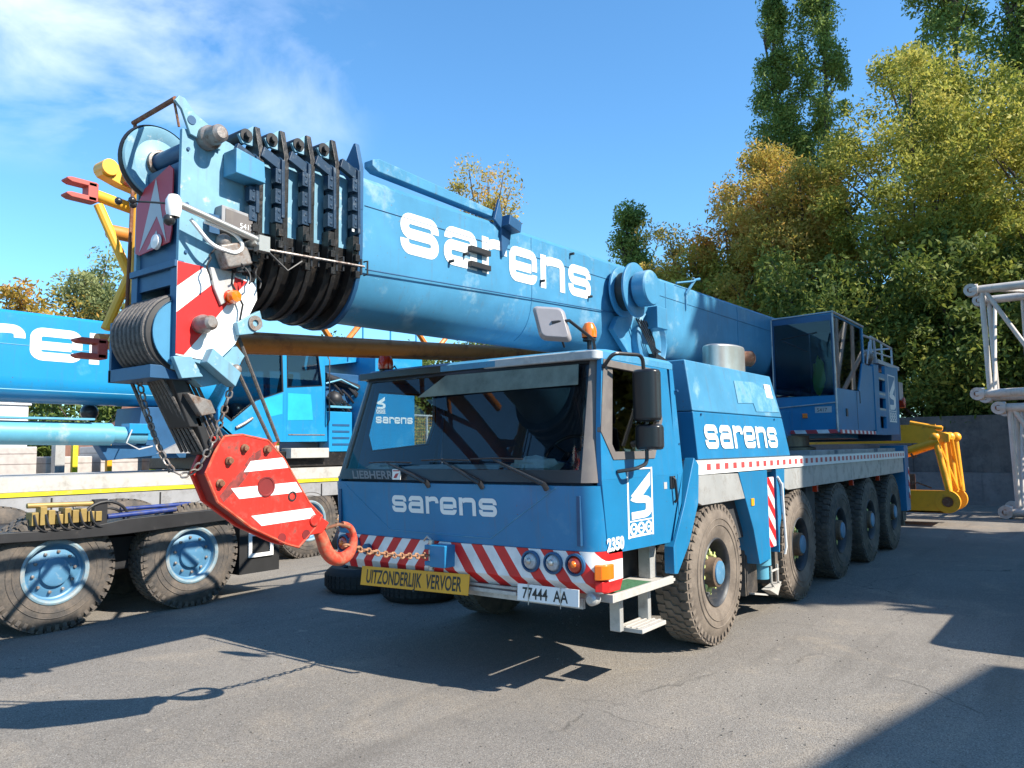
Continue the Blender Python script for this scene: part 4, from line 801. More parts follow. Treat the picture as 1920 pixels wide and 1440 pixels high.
mb = MB(); mb.obox((HR + .07, -4.27, 3.22), (.05, 0, 0), (0, .09, .03), (0, -.03, .07)); mb.sphere((HR + .06, -4.33, 3.30), .05); hs(mb, 'work_lamp', 'old_steel', .015)
mb = MB(); mb.px([(-4.40, 3.13), (-4.22, 3.13), (-4.25, 2.95), (-4.32, 2.9), (-4.37, 3.0)], HR + .009, HR + .03); hs(mb, 'lamp_bracket', 'aluminium', .004)
mb = MB()
for k, (ya, yb) in enumerate(((-4.33, -4.12), (-4.30, -4.10), (-4.27, -4.16))): mb.path(rnd([(HR + .02, ya, 3.36), (HR + .05, ya - .02, 3.24 - .03 * k), (HR + .06, (ya + yb) / 2, 3.14 - .02 * k), (HR + .03, yb, 3.20), (HR + .02, yb + .02, 3.34)], .08), .006, 6)
mb.obox((HR + .05, -4.20, 3.16), (.03, 0, 0), (0, .05, .01), (0, -.01, .03)); hs(mb, 'connector_loom', 'soft_black')
mb = MB(); mb.px([(-4.43, 3.34), (-4.36, 3.34), (-4.36, 3.46), (-4.43, 3.46)], HR + .05, HR + .06); mb.tube((HR, -4.40, 3.40), (HR + .06, -4.40, 3.40), .012, 8); hs(mb, 'small_bracket', 'navy')
mb = MB()
for y_, z_ in ((-4.55, 3.85), (-4.12, 3.82), (-4.12, 3.2), (-4.55, 3.2), (-4.55, 3.5)): mb.tube((HR - .005, y_, z_), (HR + .010, y_, z_), .011, 8)
hs(mb, 'bolt_heads', 'navy')
# lower sheave block with the hoist rope reeved over it
mb = MB(); mb.lathe((HR - .05, -4.52, 2.70), (-1, 0, 0), [(.20, 0)] + [(r, t0 + k * .055) for k in range(7) for r, t0 in ((.235, .005), (.24, .012), (.215, .028), (.24, .044))] + [(.2, .40)], 48); hs(mb, 'lower_sheaves', 'black', 0, 30)
mb = MB()
for k in range(8):
    x = HR - .085 - k * .052
    mb.path([(x, -4.52 - .235 * math.sin(a), 2.70 + .235 * math.cos(a)) for a in [-.9 + i * .17 for i in range(24)]], .019, 8)
hs(mb, 'rope_on_sheaves', 'rope')
mb = MB(); mb.lathe((HR - .031, -4.50, 2.70), (-1, 0, 0), [(.225, 0), (.225, .012), (0, .012)], 40); hs(mb, 'sheave_cheek', 'faded_blue')
mb = MB(); mb.box(HL - .04, HR - .06, -4.72, -4.30, 2.42, 2.50); mb.box(HL - .03, HL, -4.72, -4.3, 2.42, 2.8); hs(mb, 'rope_tray', 'navy', .004)
mb = MB(); mb.px([(-4.60, 2.66), (-4.30, 2.62), (-4.18, 2.68), (-4.10, 2.60), (-4.22, 2.42), (-4.40, 2.38), (-4.5, 2.46), (-4.60, 2.48)], HR - .12, HR - .035); mb.px([(-4.22, 2.80), (-4.05, 2.90), (-4.02, 2.80), (-4.10, 2.74), (-4.2, 2.72)], HR + .006, HR + .05)
mb.obox((HR + .03, -4.32, 2.50), (.05, 0, 0), (0, .10, -.07), (0, .02, .045)); mb.px([(-4.62, 2.55), (-4.5, 2.56), (-4.42, 2.44), (-4.56, 2.42)], HR - .03, HR + .012); hs(mb, 'anchor_bracket', 'head_blue', .005)
mb = MB(); mb.lathe((HR + .05, -4.09, 2.81), (1, 0, 0), [(.05, 0), (.05, .012), (.022, .012), (.022, -.02)], 20); mb.sphere((HR + .02, -4.20, 2.50), .035); hs(mb, 'pin_boss', 'old_steel')
# falls of rope down to the hook block (they hang with the boom head)
mb = MB()
for k in range(6):
    x = HR - .12 - k * .05
    mb.path([(x, -4.70 + .03 * k * .4, 2.56), (x, -4.33, 1.98)], .011, 6); mb.path([(x, -4.42, 2.46), (x, -4.14, 1.96)], .011, 6)
mb.path([(HR - .05, -4.14, 2.72), (HR - .05, -3.82, 2.04)], .012, 6); mb.path([(HR - .05, -4.20, 2.60), (HR - .05, -3.88, 2.04)], .012, 6)
mb.path([(HL, -4.62, 2.5), (-.33, -4.38, 1.85)], .012, 6)
P(mb, 'hoist_rope', 'rope')
mb = MB(); mb.obox((-.12, -4.46, 2.28), (.12, 0, 0), (0, .05, 0), (0, -.065, .15)); mb.obox((-.10, -4.34, 2.08), (.10, 0, 0), (0, .03, 0), (0, -.05, .12)); P(mb, 'rope_wedge', 'black', .01)
mb = MB(); mb.px([(-4.50, 2.34), (-4.34, 2.30), (-4.30, 2.22), (-4.40, 2.20)], HR - .10, HR - .03); P(mb, 'rope_clamp', 'old_steel', .006)
# ---- lift cylinder head and guide discs beside the boom
cy_, cz_ = .62, 3.74
mb = MB(); mb.tube((bx - .02, cy_, cz_), (.60, cy_, cz_), .17, 28); bp_ = P(mb, 'pivot_shaft', 'navy')
for x, r in ((.29, .29), (.46, .31)):
    mb = MB(); mb.lathe((x, cy_, cz_), (1, 0, 0), [(.17, -.03), (r - .01, -.03), (r, -.02), (r, .0), (r - .02, .01), (.17, .0)], 48); mb.build('guide_disc', 'faded_blue', bp_)
mb = MB(); mb.lathe((.56, cy_, cz_), (1, 0, 0), [(.2, -.06), (.20, .08), (.185, .10), (0, .10)], 40); mb.tube((.655, cy_ - .13, cz_ + .05), (.664, cy_ - .13, cz_ + .05), .013, 8); mb.build('pivot_cap', 'faded_blue', bp_, .006)
mb = MB(); mb.lathe((.38, cy_, cz_), (1, 0, 0), [(.22, -.08), (.22, .05)], 32); mb.build('drum', 'black', bp_)
mb = MB(); mb.px([(.55, 3.46), (1.30, 3.62), (1.66, 3.50), (1.80, 3.25), (1.70, 2.98), (1.2, 2.90), (.95, 2.92), (.42, 3.30)], bx - .01, bx + .06)
mb.lathe((bx, 1.22, 3.24), (1, 0, 0), [(.38, 0), (.38, .14), (.34, .16), (.30, .10), (0, .10)], 40)
P(mb, 'cylinder_bracket', 'faded_blue', .008)
mb = MB(); mb.box(bx + .10, bx + .30, 1.05, 1.32, 3.36, 3.62); P(mb, 'valve_box', 'faded_blue', .01)
mb = MB()
for k in range(5): mb.path(rnd([(bx + .16, .78 + .06 * k, 3.45), (bx + .2, .95 + .05 * k, 3.22), (bx + .18, 1.2, 3.02 + .03 * k), (bx + .14, 1.35 + .02 * k, 3.12)], .08), .010, 6)
mb.obox((bx + .16, 1.3, 3.0), (.05, 0, 0), (0, .14, -.03), (0, .02, .05)); P(mb, 'hydraulic_hoses', 'soft_black')
mb = MB(); mb.tube((XC, 1.2, 3.10), (XC, 7.0, 2.15), .17, 24); mb.box(XC - .3, XC + .3, .9, 1.5, 2.95, 3.1); mb.tube((.1, 1.6, 2.98), (.12, 6.0, 2.9), .05, 10); P(mb, 'lift_cylinder', 'navy')
# ---- superstructure
mb = MB(); mb.lathe((XC, 6.3, 1.72), (0, 0, 1), [(.9, 0), (.9, .22), (.8, .24), (.8, .42), (0, .42)], 48); P(mb, 'slewing_ring', 'grease')
mb = MB(); mb.box(-1.3, .45, 4.7, 10.6, 2.10, 2.55); mb.box(.28, 1.10, 8.1, 10.6, 2.2, 2.7); mb.box(-1.5, -.70, 5.5, 10.5, 2.2, 3.4)
for x in (-.62, .21): mb.px([(8.2, 2.5), (10.2, 2.5), (9.9, 4.1), (9.0, 4.1)], x, x + .06)
P(mb, 'slewing_platform', 'blue', .01)
mb = MB(); mb.box(-1.5, 1.10, 10.62, 11.6, 2.05, 3.35); P(mb, 'counterweight', 'navy', .02)
OX0, OX1 = .215, 1.195
oc = sub('operator_cab', crane, (.7, 7, 2.18))
fr0 = 5.97
mb = MB(); mb.box(OX0, OX1, fr0, fr0 + .03, 2.185, 2.78); mb.box(OX0, OX1, fr0, 8.1, 2.18, 2.22)
mb.px([(fr0 + .03, 2.20), (8.12, 2.20), (8.7, 2.25), (8.7, 3.45), (7.92, 3.45), (7.55, 2.92), (fr0 + .03, 2.90)], OX1 - .04, OX1 - .002); mb.px([(fr0 + .03, 2.20), (8.12, 2.20), (8.12, 2.90), (fr0 + .03, 2.90)], OX0, OX0 + .04)
mb.box(OX0 + .02, OX1 - .03, fr0 + .02, 8.05, 4.10, 4.135); mb.box(OX0 + .04, OX1 - .04, 8.02, 8.1, 2.9, 4.10); mb.box(OX1 - .05, OX1 - .0, 8.0, 8.08, 3.4, 4.12)
mb.px([(fr0 + .03, 2.90), (8.05, 2.90), (8.05, 4.12), (fr0 + .03, 4.12)], OX0, OX0 + .02); mb.build('cab_body', 'blue', oc, .006)
mb = MB(); mb.box(OX0 + .03, OX1 - .03, fr0 - .012, fr0 - .004, 2.785, 4.0); mb.build('front_window', 'glass', oc)
mb = MB(); mb.box(OX0, OX1, fr0 - .002, fr0 + .03, 4.0, 4.10); mb.box(OX0, OX0 + .04, fr0 - .002, fr0 + .03, 2.78, 4.0); mb.box(OX1 - .04, OX1, fr0 - .002, fr0 + .03, 2.78, 4.0); mb.build('window_frame', 'navy', oc)
mb = MB(); mb.loft([(OX1 - .02, y, z) for y, z in ((fr0 + .06, 2.90), (7.52, 2.93), (8.0, 3.45), (8.0, 4.08), (fr0 + .06, 4.08))], [(OX1 - .026, y, z) for y, z in ((fr0 + .06, 2.90), (7.52, 2.93), (8.0, 3.45), (8.0, 4.08), (fr0 + .06, 4.08))]); mb.build('side_window', 'glass_dark', oc)
mb = MB(); mb.tube((OX1 + .005, fr0 - .01, 2.20), (OX1 + .005, fr0 - .01, 4.12), .016, 8); mb.tube((OX0 - .01, fr0 - .01, 2.6), (OX0 - .01, fr0 - .01, 4.1), .012, 8); mb.tube((OX0, fr0 - .03, 2.60), (OX1, fr0 - .03, 2.66), .011, 8); mb.tube((OX0, fr0 - .01, 4.11), (OX1 + .005, fr0 - .01, 4.14), .012, 8); mb.tube((OX1 + .005, fr0 - .01, 4.14), (OX1 + .005, 8.05, 4.14), .018, 8); mb.build('cab_trim', 'aluminium', oc)
mb = MB(); mb.box(OX0, OX1, fr0 - .006, fr0 + .0, 2.165, 2.225); mb.build('cab_tape_strip', 'cab_tape', oc)
mb = MB(); mb.box(OX1 - .001, OX1 + .005, fr0 + .15, 8.7, 2.165, 2.225); mb.build('cab_tape_strip', 'cab_tape_side', oc)
mb = MB(); mb.box(.86, 1.12, fr0 - .008, fr0 - .001, 2.50, 2.60); mb.build('cab_nameplate', 'sign_grey', oc)
text_obj('nameplate_text', '5417', .08, face_mat((.89, fr0 - .0095, 2.52), (1, 0, 0), (0, 0, 1)), 'text_black', oc)
mb = MB(); mb.box(.66, .74, fr0 - .03, fr0 - .001, 2.42, 2.50); mb.build('cab_side_marker', 'amber', oc, .006)
mb = MB(); mb.box(OX1, OX1 + .012, 6.55, 6.66, 2.45, 2.58); mb.path([(OX1 + .0, 7.45, 2.95), (OX1 + .03, 7.45, 2.9), (OX1 + .03, 7.45, 2.7)], .008, 6); mb.box(OX1 - .003, OX1 + .001, 7.35, 7.365, 2.25, 2.9); mb.build('cab_door_handle', 'soft_black', oc)
mb = MB(); mb.box(.45, .95, 6.9, 7.3, 2.6, 2.78); mb.px([(7.3, 2.7), (7.42, 2.7), (7.5, 3.5), (7.38, 3.5)], .47, .93); mb.box(.35, .45, 6.6, 7.1, 2.5, 3.0); mb.build('operator_seat', 'seat_cloth', oc, .03)
mb = MB(); blob(.80, 6.5, 3.15, .10, .06, .30, 8); mb.build('safety_vest', 'vest_green', oc)
mb = MB(); mb.path([(.35, fr0 - .02, 3.75), (.95, fr0 - .02, 3.82)], .01, 6); mb.path([(.4, fr0 - .03, 3.72), (.78, fr0 - .03, 3.52)], .01, 6); mb.build('cab_wiper', 'soft_black', oc)
# ladder panel and railings behind the operator's cab
mb = MB()
S0 = [(8.72, 2.16), (11.0, 2.18), (11.15, 3.60), (8.72, 3.50)]
yz = lambda a, b_: (8.72 + 2.3 * a, 2.16 + 1.38 * b_)
mb.px([(8.72, 2.16), (9.05, 2.16), (9.15, 3.52), (8.72, 3.50)], 1.15, 1.21); mb.px([(9.62, 2.16), (10.85, 2.18), (11.0, 3.60), (9.72, 3.54)], 1.15, 1.21)
for k in range(4): z = 2.16 + k * .36; mb.px([(9.0, z), (9.75, z), (9.75, z + .13), (9.0, z + .13)], 1.15, 1.208)
P(mb, 'ladder_panel', 'blue', .004)
mb = MB()
for k in range(3): z = 2.66 + k * .30; mb.box(1.06, 1.2085, 9.1, 9.66, z - .02, z + .02)
P(mb, 'ladder_rungs', 'deck_white')
mb = MB(); logo_mark(mb, lambda x, y, l: (1.2125 + l, 9.95 + .66 * x, 2.42 + .375 * y)); P(mb, 'badge', 'white', 0, 0)
mb = MB()
def rail(pts, r=.02): mb.path(pts, r, 8)
rail([(1.12, 8.25, 3.5), (1.12, 8.25, 4.02), (1.12, 9.3, 4.05), (1.12, 9.4, 3.6)], .024); rail([(1.0, 9.6, 3.5), (1.0, 9.6, 4.15), (1.0, 11.6, 4.1), (1.0, 11.6, 3.7)], .022); rail([(1.0, 9.6, 3.85), (1.0, 11.6, 3.9)], .016)
rail([(.3, 9.6, 3.5), (.3, 9.6, 4.15), (.3, 11.6, 4.1), (.3, 11.6, 3.7)], .022); rail([(1.0, 11.6, 4.1), (.3, 11.6, 4.1)], .02); rail([(1.0, 10.6, 3.6), (1.0, 10.6, 4.12)]); rail([(1.12, 8.6, 3.5), (1.12, 8.9, 3.95)], .016)
mb.box(.3, 1.12, 9.6, 11.7, 3.60, 3.68); P(mb, 'railing', 'sign_grey')
mb = MB()
for k in range(5): mb.sphere((.95, 8.5 + k * .32, 3.72), .12)
mb.tube((.7, 8.4, 3.6), (.7, 9.8, 3.6), .2, 16); P(mb, 'winch', 'old_steel')
mb = MB(); mb.box(.9, 1.12, 11.6, 12.0, 2.95, 3.35); P(mb, 'rear_lamp_box', 'mirror_back', .01); mb = MB(); mb.tube((1.0, 11.95, 2.9), (1.15, 11.95, 2.9), .12, 16); P(mb, 'rear_lamp', 'amber_red')
# ---- folding jib stowed on the far side of the boom
jib = sub('folding_jib', crane, (-1.1, -4.2, 2.8))
mb = MB()
jx0, jx1 = -1.02, -1.62
mb.tube((-.93, -4.0, 2.80), (-.93, 2.5, 3.28), .075, 14)
for x in (jx0, jx1):
    mb.tube((x, -4.28, 2.80 + .04), (x, 8.0, 3.62), .062, 12)
    mb.tube((x, -4.22, 3.72), (x, 8.0, 3.85), .055, 12) if x == jx1 else None
n = 8
for k in range(n):
    y = -3.3 + k * 1.4
    f_ = lambda q: 2.84 + (q + 4.28) * .0635
    mb.tube((jx0, y, f_(y)), (jx1, y + .7, f_(y + .7)), .03, 8); mb.tube((jx1, y + .7, f_(y + .7)), (jx0, y + 1.4, f_(y + 1.4)), .03, 8)
    mb.tube((jx1, y, f_(y)), (jx1, y + .7, 3.75), .03, 8); mb.tube((jx1, y + .7, 3.75), (jx1, y + 1.4, f_(y + 1.4)), .03, 8)
mb.px([(-3.5, 2.90), (-3.9, 3.08), (-4.0, 3.06), (-3.7, 2.88)], -.95, -.90);
mb.build('lattice', 'jib_brown', jib)
mb = MB(); mb.tube((-1.04, -4.285, 2.76), (-1.04, -4.285, 3.98), .042, 12); mb.tube((-1.10, -4.30, 3.28), (-1.12, -4.45, 2.86), .034, 10); mb.tube((-1.14, -4.28, 3.79), (-1.12, -4.58, 3.82), .042, 12); mb.tube((-1.12, -4.40, 2.76), (-1.02, -4.30, 3.12), .036, 12)
mb.tube((-1.14, -4.52, 3.76), (-1.09, -4.30, 3.26), .034, 10); mb.tube((-1.3, -4.25, 2.85), (-1.03, -4.22, 3.45), .034, 10); mb.tube((-1.05, -4.2, 2.9), (-1.05, -4.18, 3.7), .045, 10)
mb.px([(-4.55, 4.02), (-4.50, 4.08), (-4.2, 4.02), (-4.15, 3.88), (-4.4, 3.92), (-4.53, 3.96)], -1.16, -1.06); mb.lathe((-1.05, -4.49, 4.02), (1, 0, 0), [(.06, -.12), (.06, .02), (0, .02)], 16); mb.build('end_frame', 'yellow', jib, .004)
mb = MB(); mb.tube((-.95, -4.395, 2.62), (-.95, -4.37, 3.98), .011, 8); mb.tube((-1.0, -4.36, 2.62), (-1.0, -4.34, 3.95), .009, 8); mb.build('guide_rod', 'rust', jib)
def fork(mb, c_, s=1.0):
    x, y, z = c_
    for dz in (-.062, .062): mb.px([(y + .05 * s, z + dz * s - .018), (y - .15 * s, z + dz * s - .018), (y - .19 * s, z + dz * s - .004), (y - .19 * s, z + dz * s + .010), (y - .15 * s, z + dz * s + .020), (y + .05 * s, z + dz * s + .020)], x - .05, x + .05)
    mb.box(x - .05, x + .05, y - .02, y + .06 * s, z - .08 * s, z + .08 * s)
mb = MB(); fork(mb, (-1.12, -4.60, 3.82), .85); mb.build('fork_end', 'fork_pink', jib, .01)
mb = MB(); fork(mb, (-1.12, -4.50, 2.71), .85); mb.build('fork_end', 'fork_pink', jib, .01)
mb = MB(); fork(mb, (-1.0, -4.24, 3.98), .8); mb.build('fork_end', 'fork_pink', jib, .01)
mb = MB(); mb.tube((-1.12, -4.40, 2.74), (-1.12, -4.2, 2.76), .055, 12); mb.build('fork_tube', 'jib_brown', jib)
# ================================================================== hook block and chains
hook = thing('hook_block', 'red hook block with white stripes hanging from the boom head of the front crane', 'hook block', (-.09, -3.9, 1.2))
out_ = [(-4.24, 2.075), (-4.11, 2.085), (-3.92, 2.05), (-3.79, 1.925), (-3.575, 1.615), (-3.46, 1.515), (-3.52, 1.44), (-3.66, 1.32), (-3.755, 1.35), (-4.035, 1.485), (-4.28, 1.665), (-4.365, 1.845), (-4.30, 1.985)]
hx0, hx1 = -.14, .06
for x0 in (hx0, hx1 - .03):
    mb = MB(); mb.px(out_, x0, x0 + .03); pl_ = mb.build('side_plate', 'red', hook, .006)
def inn(p, k): cxx, czz = -3.93, 1.73; return (cxx + (p[0] - cxx) * k, czz + (p[1] - czz) * k)
mb = MB(); mb.px([inn(p, .93) for p in out_], hx0 + .03, hx1 - .03); mb.build('inner_frame', 'dark_red', hook)
mb = MB()
for a_, b__ in zip(out_, out_[1:] + out_[:1]): mb.tube((hx1 - .004, a_[0], a_[1]), (hx1 - .004, b__[0], b__[1]), .009, 6)
mb.build('edge_weld', 'hook_red', hook)
mb = MB()
for k in range(3): mb.lathe((hx0 + .06 + k * .04, -3.99, 1.80), (1, 0, 0), [(.24, -.02), (.25, 0), (.24, .02), (0, .02)], 32)
mb.build('sheaves', 'rust', hook)
X_ = hx1 + .0012
mb = MB()
def sband(z0_, z1_, yl0, yl1, yr0, yr1): mb.loft([(X_, yl0, z0_), (X_, yl1, z1_), (X_, yr1, z1_ + .02), (X_, yr0, z0_ + .02)], [(X_ + .002, yl0, z0_), (X_ + .002, yl1, z1_), (X_ + .002, yr1, z1_ + .02), (X_ + .002, yr0, z0_ + .02)])
sband(1.845, 1.915, -4.10, -4.05, -3.755, -3.80); sband(1.675, 1.745, -4.13, -4.19, -3.64, -3.69); sband(1.49, 1.56, -3.96, -4.04, -3.505, -3.56)
mb.build('white_stripe', 'white', hook, smooth=0)
mb = MB(); mb.lathe((X_ + .001, -3.93, 1.745), (1, 0, 0), [(.066, 0), (.066, .006), (.056, .006), (.052, .002), (0, .002)], 28); mb.build('pin_hole', 'dark_red', hook)
for y, z in ((-4.10, 2.0), (-4.27, 1.78), (-4.21, 1.92), (-3.93, 1.99)): mb = MB(); mb.lathe((hx1, y, z), (1, 0, 0), [(.028, 0), (.028, .012), (.018, .02), (.018, .035), (0, .035)], 12); mb.build('bolt', 'rust', hook)
mb = MB(); mb.lathe((hx1 + .001, -3.72, 1.67), (1, 0, 0), [(.03, 0), (.034, .004), (.024, .004), (.024, 0)], 20); mb.build('lashing_eye', 'black', hook)
mb = MB(); gs = [(-4.27, 1.70), (-4.20, 1.78), (-4.12, 1.85), (-4.06, 1.94), (-3.98, 1.99), (-3.90, 2.03), (-3.84, 2.045), (-3.88, 1.99), (-3.97, 1.95), (-4.03, 1.88), (-4.09, 1.80), (-4.15, 1.74), (-4.24, 1.66)]
mb.loft([(hx1 + .0008, y, z) for y, z in gs], [(hx1 + .0016, y, z) for y, z in gs]); mb.build('grease_streak', 'grease_red', hook, smooth=0)
for y, z in ((-3.80, 1.395), (-3.60, 1.40)): mb = MB(); mb.lathe((hx1 + .001, y, z), (1, 0, 0), [(.034, 0), (.034, .002), (0, .002)], 20); mb.build('relief_hole', 'dark_red', hook)
mb = MB(); mb.px([(-3.60, 1.52), (-3.44, 1.51), (-3.36, 1.46), (-3.42, 1.39), (-3.62, 1.38)], -.13, .02); mb.tube((-.16, -3.53, 1.49), (.075, -3.53, 1.49), .042, 16); mb.build('hook_trunnion', 'red', hook, .01)
mb = MB(); HX = -.09
hk = [(-3.44, 1.46), (-3.38, 1.41), (-3.335, 1.33), (-3.30, 1.24), (-3.235, 1.18), (-3.15, 1.165), (-3.075, 1.20), (-3.035, 1.28), (-3.04, 1.36), (-3.09, 1.415), (-3.15, 1.425)]
hk = rnd([(a, b_) for a, b_ in hk], .04, 3)
rr_ = [.034 + .022 * math.sin(math.pi * min(1, i / (len(hk) - 1) * 1.25)) for i in range(len(hk))]; rr_ = [max(.018, r - .012 * (i / len(hk))) for i, r in enumerate(rr_)]
mb.path([(HX, p.x, p.y) for p in hk], rr_, 14); mb.build('hook', 'hook_red', hook)
mb = MB(); mb.path([(HX + .02, -3.33, 1.41), (HX + .02, -3.2, 1.43), (HX + .02, -3.09, 1.40)], .012, 8); mb.build('safety_latch', 'rust', hook)
def chain(name, pts, link, r, m, label, sag=0):
    P_ = [Vector(p) for p in pts]; D = [0]
    for a, b_ in zip(P_, P_[1:]): D.append(D[-1] + (b_ - a).length)
    L = D[-1]; n = int(L / (link - 2 * r) ); mb = MB()
    def atd(d):
        for i in range(len(P_) - 1):
            if d <= D[i + 1] or i == len(P_) - 2: return P_[i].lerp(P_[i + 1], (d - D[i]) / (D[i + 1] - D[i])), (P_[i + 1] - P_[i]).normalized()
    for k in range(n):
        p, t_ = atd((k + .5) * L / n); u = t_.orthogonal().normalized(); w_ = t_.cross(u)
        a_ = (k % 2) * math.pi / 2 + .5 + .15 * math.sin(k * 1.7); e = u * math.cos(a_) + w_ * math.sin(a_)
        hl = link / 2 - r; hw_ = link * .30
        lp = [p + t_ * ((hl - hw_) * (1 if math.cos(q) >= 0 else -1) + hw_ * math.cos(q)) + e * hw_ * math.sin(q) for q in [2 * math.pi * j / 12 + .01 for j in range(12)]]
        mb.path(lp, r, 6, closed=True)
    o = mb.build(name, m); tag(o, label, 'chain'); return o
def catenary(a, b_, sag, n=24): return [Vector(a).lerp(Vector(b_), i / n) - Vector((0, 0, sag * 4 * (i / n) * (1 - i / n))) for i in range(n + 1)]
chain('tie_chain', catenary((HX, -3.13, 1.27), (-.27, -2.0, 1.05), .035), .072, .0085, 'rust_chain', 'rusty chain stretched from the red hook to the front bumper of the crane')
chain('slack_chain', catenary((-.34, -4.60, 2.45), (.12, -4.22, 2.46), .62, 40), .062, .0065, 'old_steel', 'long slack steel chain looping down beside the red hook block')
# spare tyres lying under the crane
def spare(loc, m, label):
    mb = MB(); R = .52
    mb.lathe((0, 0, 0), (0, 0, 1), [(.27, .03), (.33, .0), (.44, .0), (R - .02, .05), (R, .10), (R, .24), (R - .02, .29), (.44, .34), (.33, .34), (.27, .31), (.26, .17)], 48, closed=True)
    for k in range(40):
        a = k * math.pi / 20; er = Vector((math.cos(a), math.sin(a), 0)); et = Vector((-math.sin(a), math.cos(a), 0))
        for z in (.11, .17, .23): mb.obox(er * (R + .001) + Vector((0, 0, z)), er * .008, et * .03, Vector((0, 0, .022)))
    o = mb.build('spare_tyre', m); o.location = loc; tag(o, label, 'tyre', 'spare tyres on the ground'); return o
spare((-4.05, .62, .0), 'rubber_black', 'black spare tyre lying flat on the ground nearer the wheeled dolly')
spare((-2.9, .62, .0), 'rubber_black', 'black spare tyre lying flat under the yellow warning plate')
# ================================================================== second crane, behind on the left
c2 = thing('mobile_crane', 'bright blue crane parked behind on the left, white deck with a yellow edge line', 'crane', (-8.4, 0, 0))
Q = lambda mb, name, m, bevel=0, smooth=35, par=None: mb.build(name, m, par or c2, bevel, smooth)
mb = MB(); cx2 = -8.60
def bt2(mb, y0, y1, off=0): mb.loft([(x, y0, z) for x, z in sect(cx2, .40, 4.13 + off, 2.78, 3.15)], [(x, y1, z) for x, z in sect(cx2, .40, 4.13 + off, 2.78, 3.15)])
bt2(mb, -9.5, 3.0); b2 = Q(mb, 'boom', 'bright_blue', 0, 30)
mb = MB(); logo_word(mb, lambda x, y, l: (cx2 + .403 + l, -4.64 + .60 * x, 3.41 + .50 * y), w=.26); mb.build('boom_lettering', 'white', b2, smooth=0)
mb = MB(); mb.path([(cx2 + .41, -9, 2.93), (cx2 + .41, .4, 2.96)], .008, 6); mb.path([(cx2 + .403, -9, 3.62), (cx2 + .403, .4, 3.62)], .004, 6); mb.build('boom_seam', 'pale_blue', b2)
mb = MB(); mb.tube((-7.85, -9, 2.36), (-7.85, -1.2, 2.29), .175, 24); mb.tube((-7.85, -1.2, 2.29), (-7.85, -.65, 2.27), .13, 20); mb.box(-8.0, -7.7, -9, -1.5, 2.50, 2.53); Q(mb, 'lift_cylinder', 'pale_blue')
mb = MB(); mb.box(-7.95, -7.68, -.98, -.62, 2.30, 2.46); mb.box(-8.0, -7.78, -.85, -.5, 2.2, 2.36); Q(mb, 'cylinder_valve', 'bright_blue', .01)
mb = MB(); mb.path([(-7.66, -.95, 2.36), (-7.62, -1.05, 2.15), (-7.62, -.85, 2.05), (-7.64, -.62, 2.10)], .012, 6); Q(mb, 'valve_hose', 'sign_grey')
mb = MB(); mb.px([(-1.35, 2.12), (-.4, 2.12), (-.4, 1.95), (-1.2, 1.88)], -8.1, -7.9); mb.px([(-.6, 2.75), (.75, 2.78), (.95, 2.2), (.9, 1.9), (-.7, 1.9)], -8.9, -8.05); Q(mb, 'slewing_frame', 'navy', .01)
mb = MB(); mb.box(-9.3, -7.7, .2, 6.0, 1.70, 2.0); Q(mb, 'slewing_ring', 'grease', .02)
mb = MB(); mb.box(-7.85, -7.55, 2.0, 2.9, 1.86, 2.05); Q(mb, 'cab_step', 'deck_white', .01)
mb = MB(); mb.px([(-.45, 1.98), (-.0, 2.2), (.2, 1.98)], -7.85, -7.75); Q(mb, 'warning_triangle', 'deck_grey')
mb = MB(); mb.sphere((-8.9, -1.05, 2.68), .14); Q(mb, 'mirror', 'soft_black')
# its cab
oc2 = sub('operator_cab', c2, (-8.2, 1.8, 2.2))
CX = -7.75; prof2 = [(.98, 2.17), (.62, 2.45), (.60, 2.75), (1.20, 3.98), (1.32, 4.05), (2.84, 4.08), (2.93, 3.9), (3.02, 2.18)]
w1 = [(1.17, 3.90), (1.92, 3.97), (1.96, 3.12), (1.36, 2.92), (.86, 2.53), (.64, 2.68)]
w2_ = [(2.02, 3.97), (2.76, 3.99), (2.88, 3.28), (2.04, 3.20)]
def qx(yz, x, th): return [(x, y, z) for y, z in yz]
mb = MB()
# side skin as pieces around the two windows
pieces = [[(.60, 2.75), (1.20, 3.98), (1.17, 3.90), (.64, 2.68)], [(1.20, 3.98), (1.32, 4.05), (2.84, 4.08), (2.76, 3.99), (2.02, 3.97), (1.92, 3.97), (1.17, 3.90)], [(1.92, 3.97), (2.02, 3.97), (2.04, 3.20), (2.04, 2.17), (1.96, 2.17), (1.96, 3.12)],
 [(2.84, 4.08), (2.93, 3.9), (3.02, 2.18), (2.98, 2.18), (2.88, 3.28), (2.76, 3.99)], [(2.04, 3.20), (2.88, 3.28), (2.98, 2.18), (2.04, 2.17)], [(.60, 2.75), (.64, 2.68), (.86, 2.53), (1.36, 2.92), (1.96, 3.12), (1.96, 2.17), (.98, 2.17), (.62, 2.45)]]
for pc in pieces:
    mb.px(pc, CX - .05, CX); mb.px(pc, CX - .90, CX - .87)
mb.box(CX - .9, CX, 1.25, 2.85, 4.06, 4.09); mb.box(CX - .88, CX - .02, 2.90, 2.96, 2.2, 4.0); mb.box(CX - .88, CX - .02, .98, 3.0, 2.17, 2.22); mb.loft([(CX - .9, .61, 2.46), (CX, .61, 2.46), (CX, .99, 2.18), (CX - .9, .99, 2.18)], [(CX - .9, .65, 2.5), (CX, .65, 2.5), (CX, 1.03, 2.2), (CX - .9, 1.03, 2.2)])
mb.build('cab_body', 'bright_blue', oc2, .004)
mb = MB(); mb.px(w1, CX - .03, CX - .025); mb.px(w2_, CX - .03, CX - .025); mb.build('side_window', 'glass', oc2)
mb = MB()
